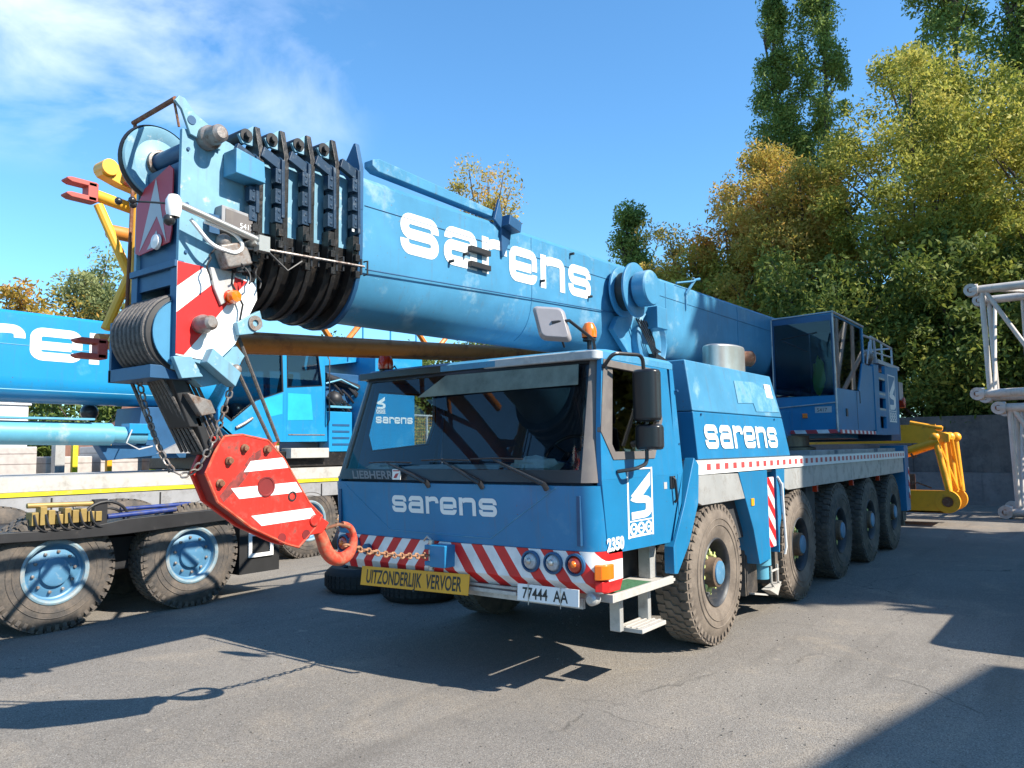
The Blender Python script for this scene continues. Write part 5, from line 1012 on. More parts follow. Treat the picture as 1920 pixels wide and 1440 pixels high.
for w_ in (w1, w2_):
    cyy = sum(p[0] for p in w_) / len(w_); czz = sum(p[1] for p in w_) / len(w_)
    mb.ring([(cyy + (y - cyy) * 1.0, czz + (z - czz) * 1.0) for y, z in w_], [(cyy + (y - cyy) * .95, czz + (z - czz) * .95) for y, z in w_], lambda p, t_: (CX - .012 + t_, p[0], p[1]), .016)
mb.build('window_seal', 'soft_black', oc2)
mb = MB(); mb.loft([(CX - .87, .61, 2.75), (CX - .04, .61, 2.75), (CX - .04, 1.2, 3.95), (CX - .87, 1.2, 3.95)], [(CX - .87, .615, 2.75), (CX - .04, .615, 2.75), (CX - .04, 1.205, 3.95), (CX - .87, 1.205, 3.95)]); mb.build('windscreen', 'glass', oc2)
mb = MB(); mb.px([(2.06, 3.10), (2.60, 3.10), (2.66, 2.60), (2.06, 2.58)], CX + .001, CX + .004); mb.px([(1.5, 2.95), (1.94, 3.08), (1.94, 2.7), (1.6, 2.62)], CX + .001, CX + .004); mb.build('repainted_patch', 'teal_patch', oc2)
mb = MB(); mb.path([(CX + .02, .95, 2.42), (CX + .04, 1.1, 2.50), (CX + .02, 1.28, 2.60)], .028, 8); mb.box(CX, CX + .01, 2.08, 2.95, 2.30, 2.32); mb.build('handle', 'old_steel', oc2)
mb = MB(); mb.box(-8.4, -7.95, 1.6, 2.1, 2.5, 2.75); mb.px([(2.05, 2.7), (2.2, 2.7), (2.35, 3.5), (2.2, 3.5)], -8.4, -7.95); mb.box(-8.45, -8.35, 1.1, 1.6, 2.3, 3.0); mb.sphere((-8.2, 1.25, 2.75), .15); mb.build('operator_seat', 'soft_black', oc2, .02)
# machinery and ballast behind the cab
mb = MB(); mb.box(-9.3, -7.70, 3.02, 3.62, 1.95, 2.78); Q(mb, 'side_cabinet', 'bright_blue', .015)
mb = MB(); mb.box(-9.3, -8.0, 3.0, 4.1, 2.0, 3.6); Q(mb, 'engine_block', 'navy', .02)
mb = MB(); r_ = random.Random(4)
for k in range(16):
    p0 = Vector((-7.95, 3.1 + r_.uniform(0, .75), 2.85 + r_.uniform(0, .6))); mb.path(rnd([p0, p0 + Vector((.12, .1, -.15)), p0 + Vector((.1, .25, -.3)), p0 + Vector((-.05, .35, -.2))], .1), .022, 6)
mb.tube((-7.95, 3.1, 3.5), (-7.95, 4.0, 3.3), .09, 12); mb.sphere((-7.95, 3.35, 3.05), .17); Q(mb, 'engine_pipes', 'black')
mb = MB(); mb.path([(-7.85, 3.05, 3.35), (-7.8, 3.4, 3.45), (-7.85, 3.9, 3.30)], .02, 6); mb.box(-7.9, -7.7, 3.05, 3.6, 2.86, 2.90); Q(mb, 'silver_pipes', 'pale_blue')
mb = MB(); mb.px([(2.98, 3.70), (2.98, 4.06), (4.15, 4.02), (4.15, 3.9)], -9.2, -8.1); Q(mb, 'rear_hood', 'bright_blue', .01)
mb = MB(); mb.box(-9.6, -7.55, 4.12, 5.55, 3.60, 4.24); mb.px([(4.12, 3.6), (5.27, 3.6), (5.27, 3.2), (5.27, 1.95), (3.75, 1.95), (3.75, 2.9)], -9.6, -7.52); cw = Q(mb, 'counterweight', 'bright_blue', .02)
mb = MB(); logo_word(mb, lambda x, y, l: (-7.515 + l, 4.10 + .136 * x, 2.56 + .14 * y)); logo_mark(mb, lambda x, y, l: (-7.515 + l, 4.10 + .28 * x, 2.76 + .15 * y), frame=False); mb.build('lettering', 'white', cw, smooth=0)
mb = MB()
for y_ in (3.9, 4.7, 5.5): mb.tube((-7.7, y_, 4.24), (-7.7, y_, 4.62), .018, 8)
mb.tube((-7.7, 3.9, 4.62), (-7.7, 5.5, 4.62), .018, 8); Q(mb, 'handrail', 'bright_blue')
mb = MB(); mb.path([(CX + .03, 2.98, 3.9), (CX + .10, 2.98, 3.8), (CX + .10, 2.98, 2.6), (CX + .03, 2.98, 2.5)], .013, 8); Q(mb, 'grab_rail', 'soft_black')
mb = MB()
for k in range(4): mb.box(-7.699, -7.692, 3.1, 3.54, 2.1 + .13 * k, 2.14 + .13 * k)
Q(mb, 'cabinet_louvres', 'navy')
for y_ in (-2.2, -.6, 1.0, 2.6): mb = MB(); mb.box(-7.419, -7.408, y_, y_ + .02, 1.14, 1.37); Q(mb, 'deck_joint', 'black')
for y_ in (-1.9, 1.3): mb = MB(); mb.path([(-7.39, y_, 1.30), (-7.37, y_ + .02, 1.22), (-7.37, y_ + .22, 1.22), (-7.39, y_ + .24, 1.30)], .012, 6); Q(mb, 'lashing_ring', 'old_steel')
# carrier
mb = MB(); mb.box(-9.7, -7.42, -10, 9.0, 1.13, 1.66); Q(mb, 'carrier_deck', 'deck_grey', .01)
mb = MB(); mb.box(-7.42, -7.405, -10, 9.0, 1.47, 1.675); mb.box(-9.6, -7.42, -10, 9.0, 1.661, 1.675); Q(mb, 'deck_edge', 'deck_white')
mb = MB(); mb.box(-7.42, -7.402, -10, 9.0, 1.405, 1.464); Q(mb, 'yellow_edge_line', 'line_yellow')
mb = MB(); mb.box(-9.2, -7.9, -9.5, 8.5, .7, 1.12); Q(mb, 'chassis', 'frame_dark')
wd = wheel_proto(c2, 'dolly')
place_wheels(wd, [(-7.42, y, .68, 0) for y in (2.35, 4.1, 6.2, 0.25, -1.5)])
# ================================================================== wheeled dolly in front of it
dl = thing('wheeled_dolly', 'low black trailer dolly with big blue-rimmed tyres at the left edge', 'trailer', (-5.8, -2.3, 0))
D_ = lambda mb, name, m, bevel=0, sm=35, par=None: mb.build(name, m, par or dl, bevel, sm)
wl = wheel_proto(dl, 'dolly')
place_wheels(wl, [(-4.93, -3.13, .665, 0), (-4.93, -1.48, .665, 0), (-7.0, -3.13, .665, math.pi), (-7.0, -1.48, .665, math.pi)])
for w_ in [o for o in dl.children if o.name.startswith('wheel')]: w_.scale = (.95, .95, .95)
mb = MB(); mb.px([(-5.6, 1.20), (-2.9, 1.13), (-2.4, 1.20), (-.95, 1.24), (-.95, 1.08), (-2.4, 1.02), (-2.95, 1.02), (-5.6, 1.10)], -4.98, -4.86); mb.box(-7.0, -4.98, -5.6, -.9, 1.02, 1.12); mb.box(-6.6, -5.3, -4.8, -.2, .55, .95); mb.box(-7.0, -4.95, -.5, -.2, .8, 1.1)
for y in (-3.13, -1.48): mb.tube((-6.8, y, .665), (-5.1, y, .665), .12, 12)
D_(mb, 'frame', 'black', .008)
mb = MB(); mb.tube((-4.9, -2.6, 1.24), (-4.9, -1.75, 1.27), .032, 12); mb.tube((-5.0, -2.4, 1.31), (-5.0, -1.5, 1.32), .026, 12); D_(mb, 'hydraulic_ram', 'hydraulic_blue')
mb = MB(); r_ = random.Random(9)
for k in range(9): y = -3.42 + k * .085; mb.box(-5.0 - r_.random() * .1, -4.88, y, y + .07, 1.20, 1.30 + r_.random() * .12)
mb.tube((-4.95, -3.45, 1.42), (-4.95, -2.7, 1.40), .03, 10); D_(mb, 'valve_block', 'brass', .006)
mb = MB()
for k in range(6): y = -3.4 + k * .12; mb.path(rnd([(-4.88, y, 1.32), (-4.84, y + .02, 1.18), (-4.86, y + .12, 1.12), (-4.9, y + .2, 1.14)], .06), .013, 6)
mb.path([(-4.9, -2.62 + .28 * math.cos(a), 1.18 + .24 * math.sin(a)) for a in [math.pi * k / 12 for k in range(13)]], .018, 8); mb.path([(-4.95, -2.6 + .22 * math.cos(a), 1.2 + .14 * math.sin(a)) for a in [math.pi * k / 12 for k in range(13)]], .015, 8)
mb.box(-4.98, -4.9, -2.75, -2.60, 1.15, 1.45); D_(mb, 'hoses', 'black')
mb = MB(); fr = [(-.62, .86), (-.22, .86), (-.22, .52), (-.62, .52)]; mb.ring(fr, [(-.57, .81), (-.27, .81), (-.27, .57), (-.57, .57)], lambda p, t_: (-5.0 + t_, p[0], p[1]), .02); D_(mb, 'number_plate_frame', 'white')
mb = MB(); mb.box(-5.3, -5.01, -.75, -.1, .3, 1.0); D_(mb, 'mud_flap', 'rubber_black')
# ================================================================== yard behind it: pallets, posts, fence
looks = ['pallet of white blocks cut by the left edge of the photo', 'low pallet of white paving blocks at the left edge behind the blue cylinder', 'pallet of pale grey blocks second from the left behind the far crane', 'pallet of white blocks behind the first yellow post', 'pallet of white blocks just left of the brown bricks', 'brown brick pallet standing among the white pallets', 'tall pallet of white blocks beside the grey post', 'pallet of pale blocks left of the dark slewing frame', 'pallet of white blocks partly behind the dark slewing frame', 'last white block pallet seen behind the hanging rope']
for k in range(10):
    y = -2.5 + k * 1.05; h = [2.1, 2.15, 1.95, 2.15, 2.2, 1.9, 2.22, 2.15, 2.1, 2.0][k]
    t_ = thing('block_pallet', looks[k], 'pallet', (-12.6, y + .45, 0), 'pallets of building blocks in the yard')
    mb = MB(); mb.box(-13.1, -12.1, y, y + .88, .12, h); mb.build('blocks', 'block_rows' if k != 5 else 'brick_brown', t_, .02)
    mb = MB()
    for q in range(3): mb.box(-13.1, -12.1, y + .02 + q * .38, y + .12 + q * .38, .0, .09)
    mb.box(-13.1, -12.1, y, y + .88, .09, .118); mb.build('pallet_base', 'brick_brown', t_)
pl = [(-.05, 'line_yellow', 2.45, 'thin yellow'), (.62, 'plate_yellow', 2.4, 'orange'), (1.55, 'line_yellow', 2.98, 'tall yellow'), (2.95, 'plate_yellow', 2.5, 'ochre'), (4.15, 'line_yellow', 3.05, 'tallest yellow'), (-.35, 'aluminium', 2.35, 'grey'), (1.95, 'aluminium', 2.45, 'wide grey'), (4.45, 'deck_white', 3.0, 'cream')]
plc = ['between the first two pallets', 'by the second pallet', 'left of the wide grey post', 'by the brown bricks', 'left of the cream post', 'at the left edge', 'in front of the white blocks', 'beside the wire fence']
for (y, m_, h, w_), pc in zip(pl, plc):
    mb = MB(); r = .05 if m_ != 'aluminium' else .09; mb.box(-11.7 - r, -11.7 + r, y - r, y + r, 0, h); mb.box(-11.78, -11.62, y - .08, y + .08, h, h + .02); mb.box(-11.82, -11.58, y - .12, y + .12, 0, .02)
    tag(mb.build('post', m_, None, .004), w_ + ' post standing ' + pc, 'post', 'posts in the yard')
fn = thing('wire_fence', 'cream framed wire mesh fence behind the far crane, hedge behind it', 'fence', (-12, 6, 0))
mb = MB()
for y in (4.75, 6.6, 8.5, 10.4, 12.3, 14.2): mb.tube((-12, y, 0), (-12, y, 3.08), .035, 8)
mb.tube((-12, 4.75, 3.05), (-12, 14.2, 3.05), .03, 8); mb.build('fence_frame', 'deck_white', fn)
mb = MB()
for k in range(95): mb.box(-12.004, -11.996, 4.8 + k * .1, 4.806 + k * .1, .1, 3.05)
for k in range(29): mb.box(-12.003, -11.997, 4.75, 14.2, .15 + k * .1, .156 + k * .1)
mb.build('wire_mesh', 'plate_yellow', fn, smooth=0)
mb = MB(); mb.box(-16.5, -15.0, -1.4, .35, 0, 3.12); mb.box(-16.55, -14.95, -1.45, .40, 3.12, 3.17); tag(mb.build('site_cabin', 'white', None, .02), 'small white cabin peeking over the blue cylinder at the left edge', 'cabin')
mb = MB(); blob(-15, 3.3, 1.1, 1.4, 2.4, 2.15, 12); tag(mb.build('earth_heap', 'brick_brown'), 'reddish brown heap of earth behind the pallets', 'heap')
# ================================================================== right background
wl_ = thing('concrete_wall', 'dark grey stained concrete boundary wall below the trees', 'wall', (0, 21.8, 0))
mb = MB(); mb.box(-30, 16, 21.7, 22.0, 1.05, 2.88); mb.build('upper_panels', 'concrete', wl_)
mb = MB(); mb.box(-30, 16, 21.66, 22.0, 0, 1.045); mb.box(-30, 16, 21.6, 21.655, 0, .12); mb.build('lower_panels', 'concrete_light', wl_)
mb = MB()
for k in range(10): mb.box(-28 + k * 4.6, -27.97 + k * 4.6, 21.693, 21.6995, 1.06, 2.87)
mb.build('panel_joint', 'black', wl_)
def lattice(label, x0, L, y0, y1, z0, z1, r=.115, flip=0):
    t_ = thing('lattice_mast_section', label, 'mast section', (x0 + L / 2, (y0 + y1) / 2, z0), 'white lattice mast sections stacked at the right')
    for (y, z) in ((y0, z0), (y1, z0), (y0, z1), (y1, z1)):
        mb = MB(); mb.tube((x0, y, z), (x0 + L, y, z), r, 16); mb.px([(y + .17 * math.cos(a), z + .17 * math.sin(a)) for a in [k * math.pi / 8 for k in range(16)]], x0 + .02, x0 + .22); 
        mb.lathe((x0 + .06, y - .02, z), (0, -1, 0), [(.17, -.12), (.17, .13), (.08, .13), (.08, .05)], 16); mb.build('chord', 'mast_white', t_)
        mb = MB(); mb.lathe((x0 + .06, y - .155, z), (0, -1, 0), [(.075, 0), (.075, .004), (0, .004)], 16); mb.build('pin_hole', 'rust', t_)
    mb = MB(); s = .068
    n = 6; d = L / n
    for k in range(n):
        xa = x0 + .35 + k * d; 
        for y in (y0, y1):
            mb.tube((xa, y, z0), (xa - .05, y, z1), s if k == 0 else s * .8, 12); mb.tube((xa, y, z1 if (k + flip) % 2 else z1), (xa + d, y, z0), s * .85, 12)
        mb.tube((xa, y0, z0), (xa, y1, z0), s * .7, 10); mb.tube((xa, y0, z1), (xa, y1, z1), s * .7, 10); mb.tube((xa, y0, z1), (xa + d, y1, z1), s * .7, 10); mb.tube((xa + .1, y0, z0), (xa + .1, y1, z1), s * .7, 10); mb.tube((xa, y0, z0), (xa + d, y1, z0), s * .6, 10); mb.tube((xa + d * .5, y1, z0), (xa + d * .5, y1, z1), s * .6, 10)
    mb.build('bracing', 'mast_white', t_)
lattice('upper white lattice mast section of the stack at the right edge', 2.0, 9, 17.0, 18.9, 3.30, 6.12)
lattice('lower white lattice mast section of the stack at the right edge', 2.46, 9, 17.0, 18.9, .17, 2.90, flip=1)
# yellow jib lying behind the front crane
yj = thing('yellow_jib_section', 'orange-yellow lattice jib section lying behind the rear wheels of the front crane', 'jib section', (.5, 14.5, 0))
Y = lambda mb, n_, m='orange_yellow', b_=0: mb.build(n_, m, yj, b_)
mb = MB(); yn, yf_ = 13.9, 15.1
mb.box(-1.5, 1.62, yn - .05, yn + .02, .33, .86); mb.box(-1.5, 1.62, yn - .05, yf_, .33, .38); mb.box(-1.5, 1.5, yf_, yf_ + .05, .33, .8)
for y in (yn - .05, yf_): mb.lathe((1.62, y - .02, .60), (0, 1, 0), [(.13, 0), (.27, 0), (.27, .14), (.13, .14)], 28); mb.lathe((1.62, y + .04, .60), (0, 1, 0), [(0, 0), (.14, 0), (.14, .02), (0, .02)], 20)
Y(mb, 'lower_frame', b_=.006)
for y in (yn - .09, yf_ - .04): mb = MB(); mb.lathe((1.62, y, .60), (0, 1, 0), [(0, .015), (.115, .015), (.115, .02), (0, .02)], 20); Y(mb, 'pin_hole', 'rust')
mb = MB(); mb.px([(yn - .03, 2.0), (yn - .03, 2.45), (yn + .05, 2.45), (yn + .05, 2.0)], -2.4, 1.45); mb.loft([(1.1, yn - .02, 2.0), (1.1, yn - .02, 2.44), (1.1, yn + .1, 2.44), (1.1, yn + .1, 2.0)], [(1.72, yn - .02, 2.02), (1.72, yn - .02, 2.20), (1.72, yn + .1, 2.20), (1.72, yn + .1, 2.02)])
mb.tube((-2.4, yn + .6, 2.45), (1.5, yn + .6, 2.36), .07, 12); mb.tube((-2.4, yf_, 2.3), (1.72, yf_, 2.12), .09, 12); mb.tube((.9, yn, 2.5), (1.6, yn, 2.34), .05, 10); Y(mb, 'upper_beam')
mb = MB()
mb.tube((1.42, yn, 2.12), (1.66, yn, .82), .075, 12)
for x, y in ((1.62, yn + .35), (1.70, yn + .75), (1.78, yf_)): mb.tube((x - .08, y, 2.15), (x, y, .80), .07, 12)
mb.tube((1.45, yn, 2.1), (1.75, yn + .7, .85), .04, 10); mb.tube((1.72, yn + .4, 2.1), (1.75, yf_, .85), .04, 10)
for y in (yn, yf_): mb.tube((-1.2, y, 1.1), (1.5, y, 2.05), .10, 12); mb.tube((-1.6, y, 1.0), (-.2, y, .8), .06, 10)
for x, y in ((1.42, yn), (1.6, yn + .35), (1.64, yn + .75), (1.72, yf_)): mb.sphere((x, y, 2.14), .12)
Y(mb, 'bracing')
mb = MB(); mb.path([(.7, yn - .06, .9), (1.0, yn - .1, 1.05), (1.3, yn - .06, .92)], .02, 6); mb.box(.75, .95, yn - .03, yn, .88, 1.25); mb.path([(.9, yn - .1, 1.75), (.95, yn - .1, 1.65), (1.02, yn - .1, 1.7)], .03, 6); Y(mb, 'hoses', 'rust')
# ================================================================== trees
def leafmat(name, c0, c1, c2, tr=.3):
    m = bpy.data.materials.new(name); m.use_nodes = True; t = m.node_tree; b = t.nodes['Principled BSDF']; o = t.nodes['Material Output']
    b.inputs['Roughness'].default_value = .6; b.inputs['Specular IOR Level'].default_value = .3
    geo = N(t, 'ShaderNodeNewGeometry'); tcn = N(t, 'ShaderNodeTexCoord'); no = N(t, 'ShaderNodeTexNoise'); no.inputs['Scale'].default_value = .45; no.inputs['Detail'].default_value = 4
    t.links.new(tcn.outputs['Object'], no.inputs[0])
    a = N(t, 'ShaderNodeMath', operation='MULTIPLY_ADD'); a.inputs[1].default_value = .45; t.links.new(geo.outputs['Random Per Island'], a.inputs[0])
    sc_ = N(t, 'ShaderNodeMapRange'); sc_.inputs[1].default_value = .3; sc_.inputs[2].default_value = .7; sc_.inputs[3].default_value = 0; sc_.inputs[4].default_value = .6; t.links.new(no.outputs[0], sc_.inputs[0]); t.links.new(sc_.outputs[0], a.inputs[2])
    r = N(t, 'ShaderNodeValToRGB'); r.color_ramp.elements[0].color = c0; r.color_ramp.elements[1].color = c2; r.color_ramp.elements[0].position = .1; r.color_ramp.elements[1].position = .92
    e = r.color_ramp.elements.new(.5); e.color = c1; t.links.new(a.outputs[0], r.inputs[0]); t.links.new(r.outputs[0], b.inputs['Base Color'])
    tl = N(t, 'ShaderNodeBsdfTranslucent'); t.links.new(r.outputs[0], tl.inputs[0]); mi = N(t, 'ShaderNodeMixShader'); mi.inputs[0].default_value = tr
    t.links.new(b.outputs[0], mi.inputs[1]); t.links.new(tl.outputs[0], mi.inputs[2]); t.links.new(mi.outputs[0], o.inputs[0]); MATS[name] = m
leafmat('leaf_gold', (.16, .16, .03, 1), (.46, .36, .07, 1), (.66, .38, .11, 1), .45)
leafmat('leaf_olive', (.12, .15, .026, 1), (.35, .35, .06, 1), (.58, .48, .11, 1), .45)
leafmat('leaf_dark', (.05, .085, .018, 1), (.12, .165, .032, 1), (.32, .32, .06, 1), .4)
leafmat('leaf_poplar', (.08, .13, .035, 1), (.20, .27, .06, 1), (.40, .43, .11, 1), .45)
leafmat('leaf_orange', (.18, .16, .03, 1), (.44, .30, .05, 1), (.58, .24, .06, 1), .45)
leafmat('leaf_light', (.10, .13, .05, 1), (.26, .29, .11, 1), (.42, .42, .2, 1), .45)
leafmat('leaf_green', (.04, .075, .018, 1), (.10, .15, .03, 1), (.2, .22, .04, 1))
def crown_mesh(name, m, H, z0, rx, shape, ncl, nleaf, lsize, seed, csig=.5):
    R = np.random.default_rng(seed); P_ = []
    cl = []
    while len(cl) < ncl:
        u = R.random(); a = R.random() * 2 * math.pi; q = R.random() ** .45
        if shape == 'poplar': rr = rx * (math.sin(math.pi * min(1, u * .93 + .10)) ** .6) * (1 - .45 * u) * q; z = z0 + (H - z0) * u
        elif shape == 'cone': rr = rx * (1 - u) ** .7 * q; z = z0 + (H - z0) * u
        else:
            ph = math.acos(1 - 2 * R.random()); rad = q; rr = rx * math.sin(ph) * rad; z = z0 + (H - z0) * (.5 - .5 * math.cos(ph) * rad); z = z * .92 + .08 * H
            rr *= 1 if shape == 'plain' else 1 + .22 * math.sin(3 * a + seed) + .14 * math.sin(5 * a + 2 * z)
        cl.append((rr * math.cos(a), rr * math.sin(a), z))
    cl = np.array(cl); sig = csig * (.6 + .8 * R.random(len(cl)))
    idx = R.integers(0, len(cl), nleaf); d = R.normal(size=(nleaf, 3)); d[:, 2] *= (1.5 if shape == 'poplar' else .7)
    # leaves gather towards the outside of each clump
    d = d / np.maximum(np.linalg.norm(d, axis=1, keepdims=True), .2) * (R.random((nleaf, 1)) ** .5) * 1.6
    c = cl[idx] + d * sig[idx][:, None]
    # add sprays reaching out of the crown
    n1 = R.normal(size=(nleaf, 3)); n1 /= np.linalg.norm(n1, axis=1, keepdims=True); n2 = np.cross(n1, R.normal(size=(nleaf, 3))); n2 /= np.linalg.norm(n2, axis=1, keepdims=True)
    s = (lsize * (.6 + .8 * R.random(nleaf)))[:, None]
    v = np.stack([c - n1 * s, c + n2 * s * .42, c + n1 * s, c - n2 * s * .42], 1).reshape(-1, 3)
    me = bpy.data.meshes.new(name); me.vertices.add(len(v)); me.vertices.foreach_set('co', v.astype(np.float32).ravel())
    me.loops.add(nleaf * 4); me.loops.foreach_set('vertex_index', np.arange(nleaf * 4, dtype=np.int32)); me.polygons.add(nleaf)
    me.polygons.foreach_set('loop_start', np.arange(0, nleaf * 4, 4, dtype=np.int32)); me.polygons.foreach_set('loop_total', np.full(nleaf, 4, dtype=np.int32))
    me.materials.append(MATS[m]); me.update(); me.validate(); return me, cl
def tree(label, x, y, H, rx, m, shape='round', z0=None, ncl=110, nleaf=32000, lsize=.115, seed=1, csig=.55, cat='tree', name='broadleaf_tree', group='trees behind the yard', tr=.28):
    z0 = H * .2 if z0 is None else z0
    t_ = thing(name, label, cat, (x, y, 0), group)
    me, cl = crown_mesh('crown', m, H, z0, rx, shape, ncl, nleaf, lsize, seed, csig)
    o = bpy.data.objects.new('crown', me); COL.objects.link(o); o.parent = t_
    mb = MB(); R = random.Random(seed); top = H * (.92 if shape not in ('round', 'plain') else .75)
    pts = [(R.uniform(-.15, .15) * k, R.uniform(-.15, .15) * k, top * k / 6) for k in range(7)]; pts[0] = (0, 0, 0)
    mb.path(pts, [tr * (1 - .14 * k) for k in range(7)], 10)
    for c_ in cl[::max(1, len(cl) // 34)]:
        zz = max(.12 * H, c_[2] - (rx * .9 if shape == 'round' else 1.2)); k = min(5, int(zz / top * 6)); base = Vector(pts[k]).lerp(Vector(pts[k + 1]), zz / top * 6 - k if zz < top else 0)
        mid = base.lerp(Vector(c_), .5) + Vector((0, 0, -.2)); mb.path([base, mid, c_], [tr * .35, tr * .22, tr * .08], 6)
    mb.build('trunk', 'bark').parent = t_
    return t_
tree('broad tree with golden and orange leaves left of the tall twin poplars', -6.3, 29, 17.0, 3.1, 'leaf_gold', ncl=110, nleaf=44000, lsize=.095, seed=3, z0=3)
tree('largest olive-yellow tree filling the right background', -.8, 28.5, 19.0, 4.9, 'leaf_olive', ncl=170, nleaf=78000, lsize=.095, seed=5, z0=3)
tree('olive tree at the right edge behind the white lattice masts', 4.0, 27.5, 16.5, 3.8, 'leaf_olive', ncl=120, nleaf=46000, lsize=.095, seed=8, z0=2.5)
tree('dense dark green tree low behind the operator cab', -3.9, 25.5, 10.5, 3.6, 'leaf_dark', ncl=120, nleaf=36000, seed=11, z0=1.5)
tree('dark shaded tree above the concrete wall left of the white masts', .9, 25.0, 9.5, 3.6, 'leaf_dark', ncl=120, nleaf=36000, seed=12, z0=1.8)
tree('dark tree behind the white masts at the right edge', 5.5, 25.5, 10, 3.2, 'leaf_dark', ncl=100, nleaf=30000, seed=14, z0=1.5)
tree('low dark bush just above the wall between the operator cab and the white masts', 1.6, 24.2, 6.2, 3.0, 'leaf_dark', ncl=90, nleaf=26000, lsize=.09, seed=15, z0=1.6)
tree('low dark bush above the wall hidden partly by the operator cab', -4.5, 24.4, 6.0, 3.2, 'leaf_dark', ncl=80, nleaf=22000, lsize=.09, seed=13, z0=1.6)
tree('orange-leaved tree rising above the rear of the boom', -9.4, 31, 15.2, 2.9, 'leaf_orange', ncl=90, nleaf=30000, lsize=.10, seed=16, z0=4)
tree('yellow-green tree above the middle of the boom, right of the dark narrow tree', -13.2, 32, 14.6, 3.2, 'leaf_gold', ncl=110, nleaf=34000, lsize=.10, seed=17, z0=4)
tree('olive green shrub tree between the boom and the golden tree', -11.0, 30, 12.6, 2.7, 'leaf_olive', ncl=80, nleaf=26000, lsize=.10, seed=18, z0=3)
tree('narrow dark blue-green tree standing alone above the middle of the boom', -16.1, 32, 16.0, 1.75, 'leaf_poplar', shape='cone', ncl=80, nleaf=20000, seed=19, z0=5, csig=.5, name='narrow_tree')
tree('thin sparse tree with brownish leaves peeking over the boom top rail', -27.0, 31.5, 21.4, 2.6, 'leaf_gold', ncl=46, nleaf=5200, seed=22, z0=12, csig=.6, lsize=.12)
tree('tall left poplar of the twin pair against the sky', -7.8, 33, 26.2, 1.65, 'leaf_poplar', shape='poplar', ncl=120, nleaf=36000, lsize=.095, seed=25, z0=9, name='poplar', csig=.42)
tree('tall right poplar of the twin pair, cut by the top of the photo', -5.7, 33.2, 29.0, 1.95, 'leaf_poplar', shape='poplar', ncl=130, nleaf=40000, lsize=.095, seed=26, z0=9, name='poplar', csig=.42)
tree('broad poplar at the top right behind the largest olive tree', -.1, 34, 29.5, 2.5, 'leaf_poplar', shape='poplar', ncl=150, nleaf=42000, seed=27, z0=9, name='poplar', csig=.5)
tree('poplar at the top right corner', 3.3, 33.5, 25.0, 2.1, 'leaf_poplar', shape='poplar', ncl=130, nleaf=34000, seed=28, z0=8, name='poplar', csig=.42)
tree('small green tree left of the yellow jib forks above the far crane boom', -35, 11.0, 12.7, 1.8, 'leaf_light', ncl=46, nleaf=9000, seed=31, z0=5)
tree('low orange tree at the left just above the far crane boom', -36, 8.2, 10.2, 2.4, 'leaf_orange', ncl=60, nleaf=14000, seed=32, z0=4)
for k, (x, y, h, lb) in enumerate(((-31, 24, 8.6, 'green tree seen below the boom left of the orange beacon'), (-27, 26, 8.4, 'green tree seen in the gap between the boom and the cab roof'), (-22.5, 27, 8.8, 'light green tree just above the windscreen top edge'))):
    tree(lb, x, y, h, 3.0, 'leaf_green', ncl=70, nleaf=15000, seed=40 + k, z0=2)
for k, (x, y, h, lb) in enumerate(((-19.5, -1.4, 4.5, 'dark hedge shrub behind the white cabin at the left edge'), (-19.5, 3.0, 4.6, 'hedge shrub between the white cabin and the wire fence'), (-18.5, 8.0, 4.6, 'yellow-green hedge shrub behind the wire mesh fence'), (-18, 13.5, 4.8, 'hedge shrub seen through the side window of the front cab'))):
    tree(lb, x, y, h, 2.9, 'leaf_olive' if k >= 2 else 'leaf_green', ncl=60, nleaf=22000, lsize=.09, seed=50 + k, z0=.2, csig=.4, name='shrub', cat='shrub', group='hedge shrubs behind the pallets', tr=.08)
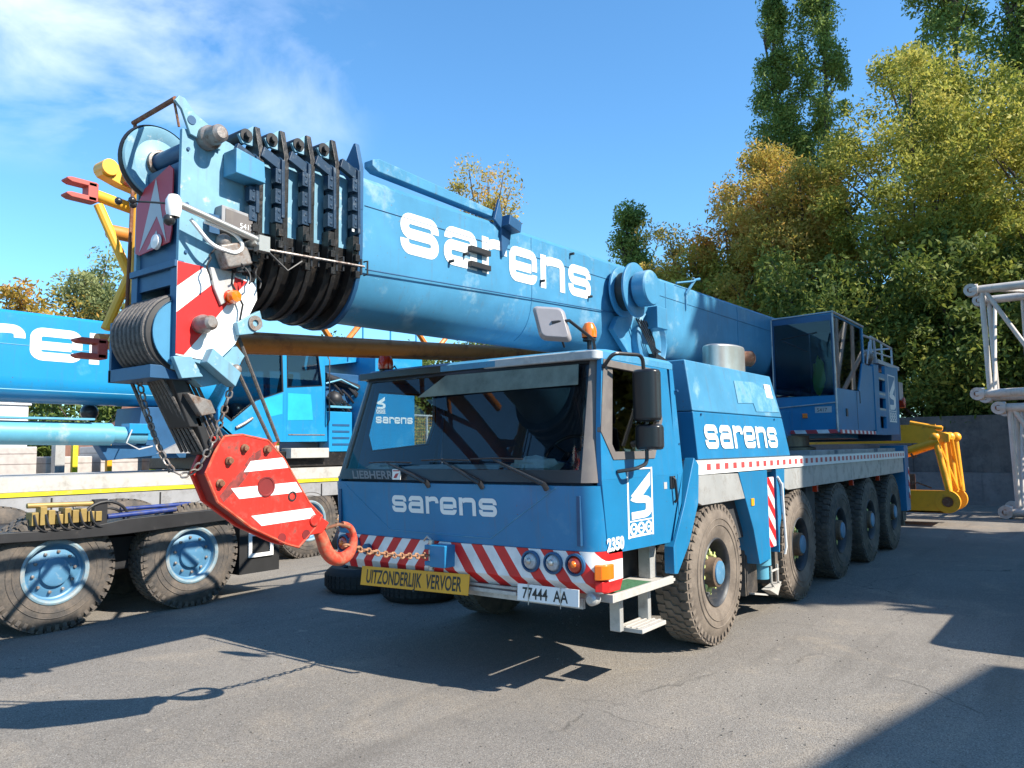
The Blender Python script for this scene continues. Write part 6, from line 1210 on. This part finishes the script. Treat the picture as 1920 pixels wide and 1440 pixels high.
# trees, building and van added out of view to shade crane and asphalt
tree('unseen tall tree added right of the camera to shade the middle of the crane', 12.8, 9.9, 18.5, 4.9, 'leaf_olive', shape='plain', ncl=260, nleaf=52000, lsize=.42, seed=61, z0=2.5, csig=.7, group='unseen trees added for their shade')
shade_bld = thing('building', 'plain pale building added unseen right of the camera to cast shade', 'building', (17, -3, 0))  # added block, its roof edge placed to throw the near ground shadow
fp = [(12.2, -5.2), (13.85, 2.6), (21.7, .95), (20.05, -6.85)]
mb = MB(); mb.pz(fp, 0, 8.8); mb.build('wall', 'concrete_light', shade_bld)
mb = MB(); cx_, cy2 = 16.95, -2.1; mb.pz([(cx_ + (x - cx_) * 1.03, cy2 + (y - cy2) * 1.03) for x, y in fp], 8.8, 9.0); mb.build('roof', 'deck_grey', shade_bld)
for k in range(3):
    for z_ in (1.2, 4.2, 6.8):
        a = Vector((12.2, -5.2, z_)).lerp(Vector((13.85, 2.6, z_)), .12 + .3 * k); d_ = Vector((1.65, 7.8, 0)).normalized(); n2_ = Vector((-d_.y, d_.x, 0))
        mb = MB(); mb.obox(a + d_ * .6 + Vector((0, 0, .6)) + n2_ * .01, d_ * .6, Vector((0, 0, .6)), n2_ * .02); mb.build('window', 'glass_dark', shade_bld)
tree('unseen tree added right of the wall to shade the far ground', 15, 26, 15, 4.0, 'leaf_olive', ncl=150, nleaf=24000, lsize=.32, seed=63, z0=3, csig=.8, group='unseen trees added for their shade')  # out of view, added to darken the far ground and wall
van = thing('shadow_van', 'grey van added unseen right of the camera to cast a shadow', 'van', (6.5, 4.4, 0))  # invented vehicle out of view, added for its sharp ground shadow
mb = MB(); mb.px([(9.05 - y, z) for y, z in [(1.95, .45), (1.95, .95), (2.2, 1.15), (2.75, 1.30), (3.3, 2.05), (3.7, 2.25), (7.0, 2.28), (7.1, 2.1), (7.1, .45)]], 5.55, 7.45); mb.build('body', 'van_paint', van, .08)
mb = MB(); mb.px([(6.20, 1.33), (5.73, 1.98), (5.15, 2.0), (5.10, 1.33)], 5.54, 5.549); mb.loft([(5.7, 6.25, 1.38), (7.3, 6.25, 1.38), (7.25, 5.79, 2.04), (5.75, 5.79, 2.04)], [(5.7, 6.27, 1.40), (7.3, 6.27, 1.40), (7.25, 5.81, 2.06), (5.75, 5.81, 2.06)]); mb.build('window', 'soft_black', van)
for y in (2.9, 6.1):
    for x in (5.65, 7.35):
        mb = MB(); mb.lathe((x, y, .34), (1, 0, 0), [(.2, -.1), (.3, -.1), (.34, -.07), (.34, .07), (.3, .1), (.2, .1), (0, .08)], 28); mb.build('wheel', 'rubber_black', van)
mb = MB(); mb.box(5.32, 5.5, 6.07, 6.15, 1.35, 1.62); mb.build('wing_mirror', 'soft_black', van, .02); mb = MB(); mb.box(7.5, 7.68, 6.07, 6.15, 1.35, 1.62); mb.build('wing_mirror', 'soft_black', van, .02)
